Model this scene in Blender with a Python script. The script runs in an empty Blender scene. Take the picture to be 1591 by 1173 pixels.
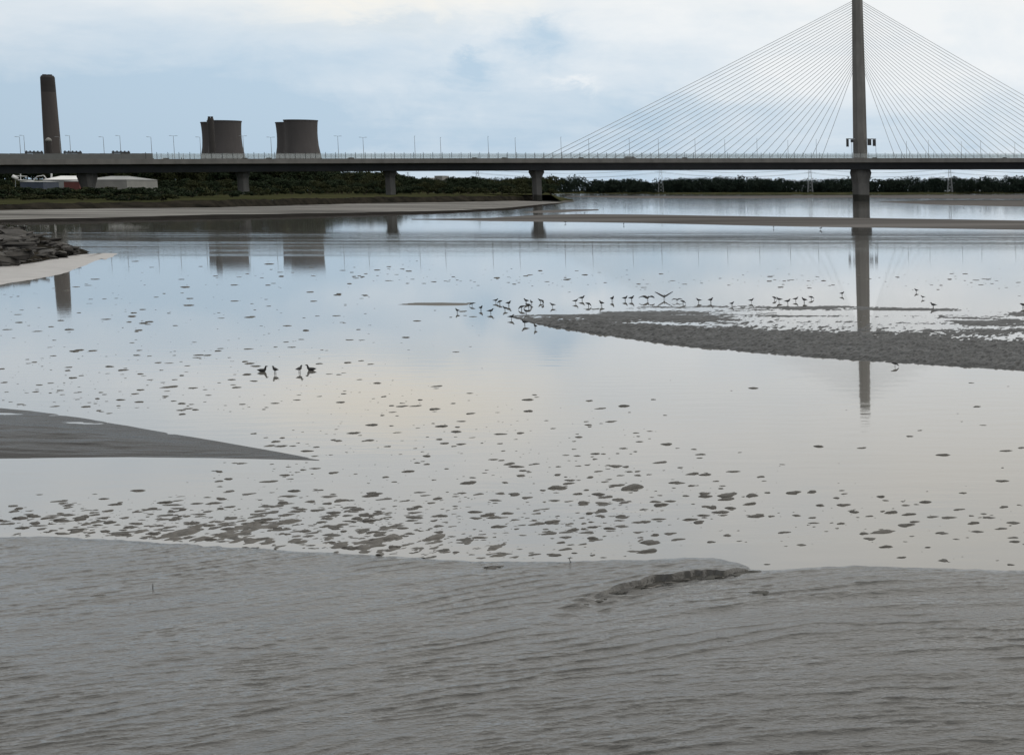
import bpy, math, random
import numpy as np
from mathutils import Vector

R = math.radians
rng = np.random.default_rng(11)
random.seed(11)
sc = bpy.context.scene
col = sc.collection

# ------------------------------------------------------------------ camera
F, PX, PY, HC = 2600.0, 1800.0, 586.5, 5.5     # focal length and principal point in photo pixels, eye height
PITCH = math.atan(289.5 / F)
cam = bpy.data.cameras.new('camera'); cam_o = bpy.data.objects.new('camera', cam); col.objects.link(cam_o)
cam.sensor_fit = 'HORIZONTAL'; cam.sensor_width = 36; cam.lens = 36 * F / 1591
cam.shift_x = (795.5 - PX) / 1591; cam.clip_start = 0.1; cam.clip_end = 60000
cam_o.location = (0, 0, HC); cam_o.rotation_euler = (math.pi / 2 - PITCH, 0, 0)
sc.camera = cam_o

# ------------------------------------------------------------------ world
SUN_AZ, SUN_EL = 50.0, 46.0        # azimuth clockwise from +Y
world = bpy.data.worlds.new('World'); sc.world = world; world.use_nodes = True
nt = world.node_tree; nt.nodes.clear()
def N(t, **k):
    n = nt.nodes.new(t)
    for a, b in k.items(): setattr(n, a, b)
    return n
def L(a, b): nt.links.new(a, b)
def M(op, a, b=None, c=None, clamp=False):
    n = N('ShaderNodeMath', operation=op, use_clamp=clamp)
    for i, v in enumerate((a, b, c)):
        if v is None: continue
        if isinstance(v, (int, float)): n.inputs[i].default_value = v
        else: L(v, n.inputs[i])
    return n.outputs[0]
def MIX(f, a, b):
    n = N('ShaderNodeMix', data_type='RGBA')
    for i, v in ((0, f), (6, a), (7, b)):
        if isinstance(v, (int, float)): n.inputs[i].default_value = v
        elif isinstance(v, tuple): n.inputs[i].default_value = (*v, 1)
        else: L(v, n.inputs[i])
    return n.outputs[2]
def SS(x, a, b):
    n = N('ShaderNodeMapRange', interpolation_type='SMOOTHSTEP'); n.inputs[1].default_value = a; n.inputs[2].default_value = b
    L(x, n.inputs[0]); return n.outputs[0]
tc = N('ShaderNodeTexCoord'); sep = N('ShaderNodeSeparateXYZ'); L(tc.outputs['Generated'], sep.inputs[0])
dx, dy, dz = sep.outputs
dyp = M('MAXIMUM', dy, 0.02)
A = M('DIVIDE', dx, dyp); B = M('DIVIDE', dz, dyp)
# cloud noise on a gently curved cloud ceiling
den = M('ADD', M('MAXIMUM', dz, 0.0), 0.10)
cv = N('ShaderNodeCombineXYZ'); L(M('DIVIDE', dx, den), cv.inputs[0]); L(M('DIVIDE', dy, den), cv.inputs[1]); cv.inputs[2].default_value = 3.7
def NOISE(scale, detail, rough, vec=None, dist=0.0):
    n = N('ShaderNodeTexNoise'); n.inputs['Scale'].default_value = scale; n.inputs['Detail'].default_value = detail
    n.inputs['Roughness'].default_value = rough; n.inputs['Distortion'].default_value = dist
    L(vec or cv.outputs[0], n.inputs['Vector']); return n.outputs['Fac']
n_big = NOISE(0.55, 5, 0.55); n_fine = NOISE(1.7, 7, 0.6, dist=0.4)
# free 3D noise used to fray the edges of single clouds
mp = N('ShaderNodeMapping'); mp.inputs['Scale'].default_value = (1, 1, 2.2); L(tc.outputs['Generated'], mp.inputs[0])
n_fray = NOISE(24, 6, 0.62, mp.outputs[0]); n_fray2 = NOISE(30, 6, 0.62, mp.outputs[0], 0.5)
ja = M('MULTIPLY', M('SUBTRACT', n_fray, 0.5), 0.060); jb = M('MULTIPLY', M('SUBTRACT', n_fray2, 0.5), 0.036)
Aj = M('ADD', A, ja); Bj = M('ADD', B, jb)
front = SS(dy, 0.0, 0.3)
def blob(u, v, su, sv, amp):
    a0, b0 = (u - PX) / F, (297 - v) / F
    qa = M('POWER', M('ABSOLUTE', M('DIVIDE', M('SUBTRACT', Aj, a0), su / F)), 2.0)
    qb = M('POWER', M('ABSOLUTE', M('DIVIDE', M('SUBTRACT', Bj, b0), sv / F)), 2.0)
    return M('MULTIPLY', M('MULTIPLY', M('EXPONENT', M('MULTIPLY', M('ADD', qa, qb), -1.0)), amp), front)
sky = N('ShaderNodeTexSky', sky_type='NISHITA'); sky.sun_disc = False
sky.sun_elevation = R(SUN_EL); sky.sun_rotation = R(SUN_AZ); sky.air_density = 1.0; sky.dust_density = 2.0; sky.ozone_density = 1.5
# whiteness of the cloud sheet
el = SS(dz, 0.0, 0.19)
w = M('ADD', M('MULTIPLY', el, 0.74), M('MULTIPLY', M('SUBTRACT', n_big, 0.5), 0.85))
w = M('ADD', w, M('MULTIPLY', M('SUBTRACT', n_fine, 0.5), 0.42))
mp2 = N('ShaderNodeMapping'); mp2.inputs['Scale'].default_value = (1, 1, 2.0); mp2.inputs['Location'].default_value = (2.3, 0.7, 1.1); L(tc.outputs['Generated'], mp2.inputs[0])
n_puff = NOISE(9, 8, 0.6, mp2.outputs[0], 0.3)
w = M('ADD', w, M('MULTIPLY', M('SUBTRACT', n_puff, 0.5), 1.35))
w = M('ADD', w, 0.14)
for bl in ((620, -20, 300, 60, .45), (1480, 60, 420, 190, .50), (905, 128, 48, 11, .38), (1010, 40, 150, 50, .28), (640, 135, 260, 40, .25), (780, 60, 40, 22, .25),
           (742, 110, 48, 24, -.62), (866, 62, 55, 26, -.62), (742, 84, 40, 10, .2), (800, 150, 220, 16, -.15), (1010, 175, 160, 22, -.25), (150, 170, 420, 90, -.50), (640, 215, 300, 36, -.22),
           (1200, 120, 110, 40, .25), (640, 42, 160, 9, -.20), (330, 95, 160, 40, .16), (100, -120, 420, 90, -.35), (560, -350, 380, 45, -.28), (1250, 30, 130, 14, -.10), (520, 70, 140, 22, .18)):
    w = M('ADD', w, blob(*bl))
w = M('MAXIMUM', M('MINIMUM', w, 1.0), 0.0)
blue = MIX(0.15, (5.2, 6.8, 8.4), sky.outputs[0])
white = (8.8, 9.1, 9.3)
c = MIX(w, blue, white)
# warm veil of thin bright cloud, towards the hidden sun
sd = Vector((math.sin(R(SUN_AZ)) * math.cos(R(SUN_EL)), math.cos(R(SUN_AZ)) * math.cos(R(SUN_EL)), math.sin(R(SUN_EL))))
dt = N('ShaderNodeVectorMath', operation='DOT_PRODUCT'); L(tc.outputs['Generated'], dt.inputs[0]); dt.inputs[1].default_value = sd
glow = M('POWER', M('MAXIMUM', M('ADD', M('MULTIPLY', dt.outputs['Value'], 0.5), 0.5), 0.0), 2.2)
veil = M('MULTIPLY', M('MULTIPLY', SS(dz, 0.07, 0.20), SS(M('ADD', n_big, M('MULTIPLY', n_fine, .4)), 0.42, 0.74)), M('MULTIPLY', glow, 1.35))
veil = M('ADD', veil, blob(610, -25, 220, 58, 1.0))
veil = M('MINIMUM', veil, 1.0)
c = MIX(veil, c, (9.6, 9.2, 8.3))
# clouds seen away from the sun are duller
sh = M('ADD', 0.27, M('MULTIPLY', SS(dt.outputs['Value'], -0.6, 0.25), 0.73))
vm = N('ShaderNodeVectorMath', operation='SCALE'); L(c, vm.inputs[0]); L(sh, vm.inputs['Scale'])
bg = N('ShaderNodeBackground'); bg.inputs['Strength'].default_value = 0.10; L(vm.outputs[0], bg.inputs['Color'])
wo = N('ShaderNodeOutputWorld'); L(bg.outputs[0], wo.inputs[0])

# ------------------------------------------------------------------ sun, exposure
sun = bpy.data.lights.new('sun', 'SUN'); sun.energy = 0.6; sun.angle = R(50); sun.color = (1, .97, .92)
sun_o = bpy.data.objects.new('sun', sun); col.objects.link(sun_o)
sun_o.rotation_euler = (-sd).to_track_quat('-Z', 'Y').to_euler(); sun_o.location = (0, 0, 300)
vs = sc.view_settings; vs.view_transform = 'Standard'; vs.look = 'None'; vs.exposure = 0; vs.gamma = 1; vs.use_curve_mapping = False
sc.cycles.max_bounces = 5; sc.cycles.diffuse_bounces = 2; sc.cycles.glossy_bounces = 3; sc.cycles.transparent_max_bounces = 12

# ------------------------------------------------------------------ helpers
CP, SP = math.cos(PITCH), math.sin(PITCH)
def ray(u, v):
    u = np.asarray(u, float); v = np.asarray(v, float)
    x = (u - PX) / F; y = -(v - PY) / F
    return np.stack([x, CP + y * SP, -SP + y * CP], -1)
def ground(u, v, z=0.0):                      # the point of the plane z that the photo shows at u, v
    d = ray(u, v); t = (np.asarray(z, float) - HC) / d[..., 2]
    return np.array([0, 0, HC]) + d * t[..., None]
def at(u, v, Y):                              # the point at distance Y
    d = ray(u, v); t = np.asarray(Y, float) / d[..., 1]
    return np.array([0, 0, HC]) + d * t[..., None]
def _hash(ix, iy, s):
    h = (ix * 374761393 + iy * 668265263 + s * 1442695041) & 0xffffffff
    h = ((h ^ (h >> 13)) * 1274126177) & 0xffffffff
    return ((h ^ (h >> 16)) & 0xffff) / 65535.0
def vnoise(x, y, s=0):
    x = np.asarray(x, float); y = np.asarray(y, float)
    ix = np.floor(x).astype(np.int64); iy = np.floor(y).astype(np.int64); fx = x - ix; fy = y - iy
    fx = fx * fx * (3 - 2 * fx); fy = fy * fy * (3 - 2 * fy)
    a = _hash(ix, iy, s); b = _hash(ix + 1, iy, s); c_ = _hash(ix, iy + 1, s); d = _hash(ix + 1, iy + 1, s)
    return (a * (1 - fx) + b * fx) * (1 - fy) + (c_ * (1 - fx) + d * fx) * fy
def fbm(x, y, o=4, s=0):
    r = 0; a = .5
    for i in range(o):
        r = r + a * (vnoise(x, y, s + i * 7) - .5); x = x * 2.03 + 11.3; y = y * 2.03 + 4.1; a *= .5
    return r
def sstep(a, b, x):
    t = np.clip((x - a) / (b - a), 0, 1); return t * t * (3 - 2 * t)
def mesh(name, v, f, smooth=False):
    me = bpy.data.meshes.new(name)
    me.from_pydata([tuple(p) for p in v], [], [tuple(int(i) for i in q) for q in f]); me.update()
    if smooth: me.polygons.foreach_set('use_smooth', [True] * len(me.polygons))
    return me
def obj(name, me, mat=None, parent=None):
    o = bpy.data.objects.new(name, me); col.objects.link(o)
    if mat is not None and me is not None and not me.materials: me.materials.append(mat)
    if parent is not None: o.parent = parent
    return o
def tag(o, label=None, cat=None, group=None, kind=None):
    for k, v in (('label', label), ('category', cat), ('group', group), ('kind', kind)):
        if v: o[k] = v
    return o
def empty(name, loc=(0, 0, 0), rz=0.0):
    o = bpy.data.objects.new(name, None); col.objects.link(o); o.location = tuple(float(q) for q in loc); o.rotation_euler = (0, 0, rz)
    o.empty_display_size = .2
    return o
class MB:                                      # collects simple solids for one mesh
    def __init__(s): s.v = []; s.f = []
    def add(s, v, f):
        n = len(s.v); s.v += [tuple(p) for p in v]; s.f += [tuple(i + n for i in q) for q in f]; return s
    def box(s, c, d, rz=0.0):
        cx, cy, cz = c; a, b, h = d[0] / 2, d[1] / 2, d[2] / 2; ca, sa = math.cos(rz), math.sin(rz)
        p = [(x * a, y * b, z * h) for z in (-1, 1) for x, y in ((-1, -1), (1, -1), (1, 1), (-1, 1))]
        return s.add([(cx + x * ca - y * sa, cy + x * sa + y * ca, cz + z) for x, y, z in p],
                     [(3, 2, 1, 0), (4, 5, 6, 7), (0, 1, 5, 4), (1, 2, 6, 5), (2, 3, 7, 6), (3, 0, 4, 7)])
    def tube(s, p, q, r0, r1=None, n=6):
        r1 = r0 if r1 is None else r1
        p = Vector(p); q = Vector(q); d = (q - p).normalized()
        a = d.orthogonal().normalized(); b = d.cross(a)
        v = [p + (a * math.cos(2 * math.pi * i / n) + b * math.sin(2 * math.pi * i / n)) * r0 for i in range(n)]
        v += [q + (a * math.cos(2 * math.pi * i / n) + b * math.sin(2 * math.pi * i / n)) * r1 for i in range(n)]
        return s.add(v, [(i, (i + 1) % n, n + (i + 1) % n, n + i) for i in range(n)] + [tuple(range(n))[::-1], tuple(range(n, 2 * n))])
    def rings(s, rings, cap=True):             # loft of equal closed rings
        n = len(rings[0]); v = [p for r in rings for p in r]
        f = [(k * n + i, k * n + (i + 1) % n, (k + 1) * n + (i + 1) % n, (k + 1) * n + i) for k in range(len(rings) - 1) for i in range(n)]
        if cap: f += [tuple(range(n))[::-1], tuple(range((len(rings) - 1) * n, len(rings) * n))]
        return s.add(v, f)
    def build(s, name, mat=None, parent=None, smooth=False): return obj(name, mesh(name, s.v, s.f, smooth), mat, parent)
def grid_mesh(name, P, smooth=True):           # P: rows x cols x 3
    r, c_ = P.shape[:2]; me = bpy.data.meshes.new(name)
    me.vertices.add(r * c_); me.vertices.foreach_set('co', P.reshape(-1, 3).astype(np.float32).ravel())
    i = np.arange(r * c_).reshape(r, c_); q = np.stack([i[:-1, :-1], i[:-1, 1:], i[1:, 1:], i[1:, :-1]], -1).reshape(-1, 4)
    me.loops.add(q.size); me.loops.foreach_set('vertex_index', q.ravel().astype(np.int32))
    me.polygons.add(len(q)); me.polygons.foreach_set('loop_start', np.arange(0, q.size, 4, dtype=np.int32))
    me.update(calc_edges=True); me.validate()
    if smooth: me.polygons.foreach_set('use_smooth', [True] * len(me.polygons))
    return me
ORD = ['leftmost', 'second', 'third', 'fourth', 'fifth', 'sixth', 'seventh', 'eighth', 'ninth', 'tenth', 'eleventh', 'twelfth', 'thirteenth',
       'fourteenth', 'fifteenth', 'sixteenth', 'seventeenth', 'eighteenth', 'nineteenth', 'twentieth']
def ordinal(i, n):
    if i == 0: return 'leftmost'
    if i == n - 1: return 'rightmost'
    if i < 20 and i <= n // 2: return ORD[i] + ' from the left'
    j = n - 1 - i
    return ORD[j] + ' from the right'

# ------------------------------------------------------------------ materials
def material(name, c1, c2, scale=1.0, rough=.8, bump=None, ior=None, stretch=(1, 1, 1), rvar=0.0, detail=5, spec=None, contrast=(.3, .7), zdark=None):
    m = bpy.data.materials.new(name); m.use_nodes = True; t = m.node_tree; p = t.nodes['Principled BSDF']
    tcn = t.nodes.new('ShaderNodeTexCoord'); mpn = t.nodes.new('ShaderNodeMapping'); mpn.inputs['Scale'].default_value = stretch
    t.links.new(tcn.outputs['Object'], mpn.inputs[0])
    nz = t.nodes.new('ShaderNodeTexNoise'); nz.inputs['Scale'].default_value = scale; nz.inputs['Detail'].default_value = detail; nz.inputs['Roughness'].default_value = .62
    t.links.new(mpn.outputs[0], nz.inputs['Vector'])
    cr = t.nodes.new('ShaderNodeValToRGB'); cr.color_ramp.elements[0].position = contrast[0]; cr.color_ramp.elements[1].position = contrast[1]
    cr.color_ramp.elements[0].color = (*c1, 1); cr.color_ramp.elements[1].color = (*c2, 1)
    t.links.new(nz.outputs['Fac'], cr.inputs[0]); out = cr.outputs[0]
    if zdark:                                  # weed-stained band below the high-tide mark: (height, colour)
        g = t.nodes.new('ShaderNodeNewGeometry'); sp = t.nodes.new('ShaderNodeSeparateXYZ'); t.links.new(g.outputs['Position'], sp.inputs[0])
        ad = t.nodes.new('ShaderNodeMath'); ad.operation = 'MULTIPLY_ADD'; ad.inputs[1].default_value = 1.6; t.links.new(nz.outputs['Fac'], ad.inputs[0]); t.links.new(sp.outputs[2], ad.inputs[2])
        mr = t.nodes.new('ShaderNodeMapRange'); mr.interpolation_type = 'SMOOTHSTEP'; mr.inputs[1].default_value = zdark[0] + .4; mr.inputs[2].default_value = zdark[0] + 1.2
        t.links.new(ad.outputs[0], mr.inputs[0])
        mx = t.nodes.new('ShaderNodeMix'); mx.data_type = 'RGBA'; mx.inputs[6].default_value = (*zdark[1], 1); t.links.new(mr.outputs[0], mx.inputs[0]); t.links.new(out, mx.inputs[7]); out = mx.outputs[2]
    t.links.new(out, p.inputs['Base Color']); p.inputs['Roughness'].default_value = rough
    if ior: p.inputs['IOR'].default_value = ior
    if spec is not None: p.inputs['Specular IOR Level'].default_value = spec
    if rvar:
        mr = t.nodes.new('ShaderNodeMapRange'); mr.inputs[3].default_value = max(0, rough - rvar); mr.inputs[4].default_value = rough + rvar
        mr.inputs[1].default_value = .35; mr.inputs[2].default_value = .65
        t.links.new(nz.outputs['Fac'], mr.inputs[0]); t.links.new(mr.outputs[0], p.inputs['Roughness'])
    if bump:                                   # list of (scale, strength, distance, stretch)
        prev = None
        for (s_, st, di, stv) in bump:
            m2 = t.nodes.new('ShaderNodeMapping'); m2.inputs['Scale'].default_value = stv; t.links.new(tcn.outputs['Object'], m2.inputs[0])
            n2 = t.nodes.new('ShaderNodeTexNoise'); n2.inputs['Scale'].default_value = s_; n2.inputs['Detail'].default_value = 4; n2.inputs['Roughness'].default_value = .55
            n2.inputs['Distortion'].default_value = .3
            t.links.new(m2.outputs[0], n2.inputs['Vector'])
            b = t.nodes.new('ShaderNodeBump'); b.inputs['Strength'].default_value = st; b.inputs['Distance'].default_value = di
            t.links.new(n2.outputs['Fac'], b.inputs['Height'])
            if prev: t.links.new(prev.outputs[0], b.inputs['Normal'])
            prev = b
        t.links.new(prev.outputs[0], p.inputs['Normal'])
    return m
I3 = (1, 1, 1)
MAT = dict(
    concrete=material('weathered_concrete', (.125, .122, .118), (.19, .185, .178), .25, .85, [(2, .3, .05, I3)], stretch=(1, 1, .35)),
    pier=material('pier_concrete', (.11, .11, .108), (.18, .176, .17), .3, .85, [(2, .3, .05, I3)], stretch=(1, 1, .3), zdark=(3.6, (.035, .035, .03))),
    girder=material('shade_painted_girder', (.035, .04, .048), (.055, .06, .068), .15, .7),  # shade under the deck overhang is painted into this base colour
    parapet=material('parapet_grey', (.115, .12, .12), (.165, .17, .17), .3, .6),
    steel=material('galvanised_steel', (.22, .24, .26), (.30, .32, .34), 2, .45),
    dark=material('dark_metal', (.02, .022, .025), (.04, .042, .045), 1, .5),
    cable=material('grey_cable_sheath', (.44, .47, .49), (.5, .53, .55), .5, .5),
    tower=material('tower_concrete', (.050, .046, .048), (.090, .082, .084), .045, .9, stretch=(1, 1, .12)),
    towerdk=material('tower_rim', (.05, .045, .045), (.07, .06, .06), .05, .9),
    stack=material('chimney_concrete', (.055, .048, .048), (.088, .078, .076), .06, .9, stretch=(1, 1, .1)),
    stacktop=material('chimney_soot', (.03, .028, .028), (.05, .045, .045), .05, .9),
    white=material('white_paint', (.66, .67, .68), (.76, .76, .76), .3, .5),
    cream=material('pale_cladding', (.19, .19, .185), (.26, .26, .25), .2, .6),
    greyroof=material('grey_roof', (.20, .21, .22), (.28, .29, .29), .2, .6),
    redwall=material('red_cladding', (.10, .032, .03), (.14, .042, .036), .3, .7),
    bluewall=material('navy_cladding', (.04, .055, .085), (.06, .075, .11), .3, .7),
    leaf=material('dark_foliage', (.012, .020, .012), (.032, .045, .024), .35, .8, spec=.05),
    leaf2=material('olive_foliage', (.020, .026, .012), (.046, .050, .024), .35, .8, spec=.05),
    leaffar=material('distant_foliage', (.012, .020, .017), (.028, .038, .030), .03, .8, spec=.0),
    bark=material('bark', (.05, .04, .032), (.08, .066, .05), 2, .9),
    grass=material('rough_grass', (.024, .029, .014), (.060, .060, .032), .05, .9, [(3, .6, .2, I3)], stretch=(1, .35, 1), spec=.0),
    earth=material('eroded_bank', (.010, .010, .009), (.036, .032, .026), .22, .95, [(1.2, .35, .12, I3)], stretch=(1, 1, 2.5), spec=.0),
    stone=material('dark_wet_stone', (.018, .017, .017), (.06, .055, .05), 1.6, .75, [(5, .5, .05, I3)]),
    gull=material('gull_plumage', (.018, .018, .02), (.035, .035, .037), 6, .7),
    gullw=material('grey_wing', (.02, .02, .022), (.04, .04, .043), 6, .7),
    leg=material('bird_leg', (.03, .025, .02), (.05, .04, .03), 6, .7),
    clod=material('mud_clod', (.028, .026, .023), (.085, .078, .068), 5, .6, [(18, .6, .03, I3)], contrast=(.35, .75)),
    clodpale=material('mud_clod_pale', (.045, .042, .038), (.10, .093, .084), 5, .65, [(18, .6, .03, I3)]),
    weed=material('dark_seaweed', (.012, .012, .010), (.03, .028, .022), 6, .6),
    mudflat=material('smooth_mud', (.055, .054, .053), (.34, .335, .325), .09, .42, [(1.5, .15, .05, (1, 3, 1))], stretch=(.10, 1.5, 1), rvar=.16, spec=.0, contrast=(.40, .64)),
    mudface=material('wet_mud_face', (.014, .013, .013), (.032, .030, .028), .3, .8, [(1.2, .4, .1, (1, 1, 2))], spec=.0),
    mudapron=material('pale_mud', (.26, .252, .252), (.36, .35, .35), .5, .5, [(3, .3, .03, (1, 2, 1))]),
    mudbar=material('sandbar_mud', (.075, .072, .071), (.165, .158, .156), .06, .7, [(1.0, .3, .08, (.5, 2, 1))], stretch=(.12, 1, 1), spec=.0),
    muddark=material('rippled_dark_mud', (.027, .029, .032), (.064, .067, .071), 1.5, .4, [(5.0, .5, .05, (1, .5, 1))], stretch=(1, .6, 1), rvar=.08, spec=.02),
    mudridge=material('wet_ridge_mud', (.022, .022, .023), (.060, .059, .060), .8, .26, [(2.4, .5, .06, (.4, 1.6, 1))], stretch=(.4, 1.5, 1), rvar=.06, spec=.012),
    mudnear=material('wet_foreground_mud', (.017, .017, .0165), (.036, .035, .0335), 1.1, .09, [(7.0, .5, .035, (.7, 1.2, 1)), (24, .8, .012, (.8, 1.1, 1))], stretch=(.5, 1.6, 1), rvar=.06, spec=.40),
)
def glass_panel():
    m = bpy.data.materials.new('wind_screen_glass'); m.use_nodes = True; t = m.node_tree; p = t.nodes['Principled BSDF']
    p.inputs['Base Color'].default_value = (.6, .62, .63, 1); p.inputs['Roughness'].default_value = .3
    tr = t.nodes.new('ShaderNodeBsdfTransparent'); tr.inputs[0].default_value = (.95, .97, .97, 1)
    mx = t.nodes.new('ShaderNodeMixShader'); mx.inputs[0].default_value = .22
    t.links.new(tr.outputs[0], mx.inputs[1]); t.links.new(p.outputs[0], mx.inputs[2]); t.links.new(mx.outputs[0], t.nodes['Material Output'].inputs[0])
    return m
MAT['glass'] = glass_panel()
def water_mat():
    m = bpy.data.materials.new('shallow_silty_water'); m.use_nodes = True; t = m.node_tree; p = t.nodes['Principled BSDF']
    p.inputs['Base Color'].default_value = (.18, .173, .162, 1); p.inputs['Roughness'].default_value = .03; p.inputs['IOR'].default_value = 1.52
    def n(k): return t.nodes.new(k)
    def lk(a, b): t.links.new(a, b)
    def mth(op, a, b=None):
        q = n('ShaderNodeMath'); q.operation = op
        for i, v in enumerate((a, b)):
            if v is None: continue
            if isinstance(v, (int, float)): q.inputs[i].default_value = v
            else: lk(v, q.inputs[i])
        return q.outputs[0]
    def mr(x, a, b, lo=0., hi=1.):
        q = n('ShaderNodeMapRange'); q.interpolation_type = 'SMOOTHSTEP'; q.inputs[1].default_value = a; q.inputs[2].default_value = b; q.inputs[3].default_value = lo; q.inputs[4].default_value = hi
        lk(x, q.inputs[0]); return q.outputs[0]
    tcn = n('ShaderNodeTexCoord'); sp = n('ShaderNodeSeparateXYZ'); lk(tcn.outputs['Object'], sp.inputs[0])
    def noise(scale, st, det=4):
        a = n('ShaderNodeMapping'); a.inputs['Scale'].default_value = st; lk(tcn.outputs['Object'], a.inputs[0])
        b = n('ShaderNodeTexNoise'); b.inputs['Scale'].default_value = scale; b.inputs['Detail'].default_value = det; lk(a.outputs[0], b.inputs['Vector']); return b.outputs['Fac']
    # breeze lanes: one across the river at 140-220 m, faint cat's-paws elsewhere
    patch = noise(.035, (.5, 1.6, 1), 5)
    y = mth('ADD', sp.outputs[1], mth('MULTIPLY', mth('SUBTRACT', patch, .5), 110))
    lane = mth('MULTIPLY', mr(y, 135, 160), mr(y, 235, 205))
    streak = mr(noise(.10, (.22, 1.7, 1), 5), .46, .60)
    amount = mth('ADD', .022, mth('MULTIPLY', lane, mth('MULTIPLY', mth('ADD', .03, mth('MULTIPLY', streak, .24)), mr(sp.outputs[0], -40, -95, .25, 1.0))))
    far = mr(sp.outputs[1], 300, 700)
    amount = mth('ADD', amount, mth('MULTIPLY', far, .10))
    amount = mth('ADD', amount, mth('MULTIPLY', mr(sp.outputs[1], 66, 52), .035))
    hgt = noise(1.1, (.55, 1.5, 1), 3)
    b = n('ShaderNodeBump'); b.inputs['Distance'].default_value = .06; lk(amount, b.inputs['Strength']); lk(hgt, b.inputs['Height'])
    lk(b.outputs[0], p.inputs['Normal'])
    return m
MAT['water'] = water_mat()

# ------------------------------------------------------------------ water
W = 14000
o = obj('water', mesh('water', [(-W, -300, 0), (W, -300, 0), (W, W, 0), (-W, W, 0)], [(0, 1, 2, 3)]), MAT['water']); tag(o, kind='structure')

# ------------------------------------------------------------------ banks and mud
def contour(pts, z, us):
    p = np.array([q[:2] for q in pts], float); zz = np.array([q[2] if len(q) > 2 else z for q in pts], float)
    s = np.linspace(0, 1, us); t = (p[:, 0] - p[0, 0]) / (p[-1, 0] - p[0, 0])
    u = np.interp(s, t, p[:, 0]); v = np.interp(s, t, p[:, 1]); z_ = np.interp(s, t, zz)
    return ground(u, v, z_)
def loft(name, cs, subs, mat, amp=0.0, freq=.1, seed=0, kind='structure', endsink=None):
    rows = [cs[0]]
    for a, b, n in zip(cs[:-1], cs[1:], subs):
        for k in range(1, n + 1): rows.append(a + (b - a) * (k / n))
    P = np.array(rows)
    if amp: P[1:, :, 2] += fbm(P[1:, :, 0] * freq, P[1:, :, 1] * freq * .6, 5, seed) * amp
    if endsink is not None: P[:, -1, 2] = endsink
    o = obj(name, grid_mesh(name, P), mat); tag(o, kind=kind); return o, P
US = 420
C0 = contour([(-700, 356), (0, 347.5), (180, 344.5), (330, 342), (380, 341), (430, 339.5), (560, 335.5), (720, 331.5), (790, 328), (835, 323), (893, 314.5)], -.06, US)
C1 = contour([(-700, 348, .45), (0, 341.5, .55), (180, 338, .55), (330, 333.5, .6), (384, 333.3, .6), (430, 332.6, .6), (560, 330.5, .55), (700, 327.5, .45), (785, 323.5, .3), (840, 318, .15), (892, 313.5, .05)], .5, US)
C2 = contour([(-700, 330), (0, 327), (100, 325.5), (180, 324), (330, 322.8), (420, 320.5), (560, 316.5), (750, 313.5), (800, 312.5, .8), (850, 312.2, .4), (891, 312.5, .1)], .95, US)
sU = np.linspace(0, 1, US) * 1591 - 700
zC3 = np.interp(sU, [-700, 0, 180, 380, 560, 750, 820, 860, 891], [2.3, 2.5, 2.6, 3.0, 3.2, 3.4, 2.7, 1.5, .15])
C3 = C2 * np.array([1.012, 1.012, 1]); C3[:, 2] = zC3
C4 = C2 * np.array([1.11, 1.11, 1]); C4[:, 2] = zC3 + .25
def back(Y, z, u1, zl=None, uz=None):
    us_ = np.linspace(-2600, u1, US); P = at(us_, np.full(US, 297.), np.full(US, float(Y)))
    zz = np.full(US, float(z))
    if zl: zz = z + (zl - z) * (1 - sstep(uz[0], uz[1], us_))
    P[:, 2] = zz; P[-3:, 2] = np.linspace(z, -.1, 3); return P
C5 = back(865, 3.5, 872, 5.0, (60, 380)); C6 = back(1050, 4.0, 868, 6.0, (60, 460)); C7 = back(1400, 4.0, 866, 15.0, (330, 480)); C8 = back(1900, 4.0, 864, 15.5, (330, 520)); C9 = back(3300, 4.5, 855, 8, (330, 520))
mf, _ = loft('mud_edge', [C0, C1 + np.array([0, .3, -.02])], [4], MAT['mudface'], .12, .15, 3)
mb, _ = loft('mud_bank', [C1, C2], [14], MAT['mudflat'], .16, .10, 3)
rb, _ = loft('river_bank', [C2 - np.array([0, 0, .1]), C3, C3 + (C4 - C3) * .12 - np.array([0, 0, .6])], [10, 2], MAT['earth'], 1.3, .22, 5)
gb, GP = loft('bank_ground', [C3 + (C4 - C3) * .04 - np.array([0, 0, .25]), C4, C5, C6, C7, C8, C9], [6, 6, 5, 5, 4, 4], MAT['grass'], .7, .03, 9)

# far shore across the river
us_ = np.linspace(500, 3600, 200)
f0 = ground(us_, 301.6 + .35 * np.sin(us_ / 160.), np.full(200, -.1)); f1 = f0 * np.array([1.02, 1.02, 1]); f1[:, 2] = 2.4; f2 = f0 * np.array([1.25, 1.25, 1]); f2[:, 2] = 4; f3 = f0 * np.array([4, 4, 1]); f3[:, 2] = 5.2
loft('far_shore', [f0, f1, f2, f3], [2, 4, 4], MAT['grass'], .4, .01, 4)

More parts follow.
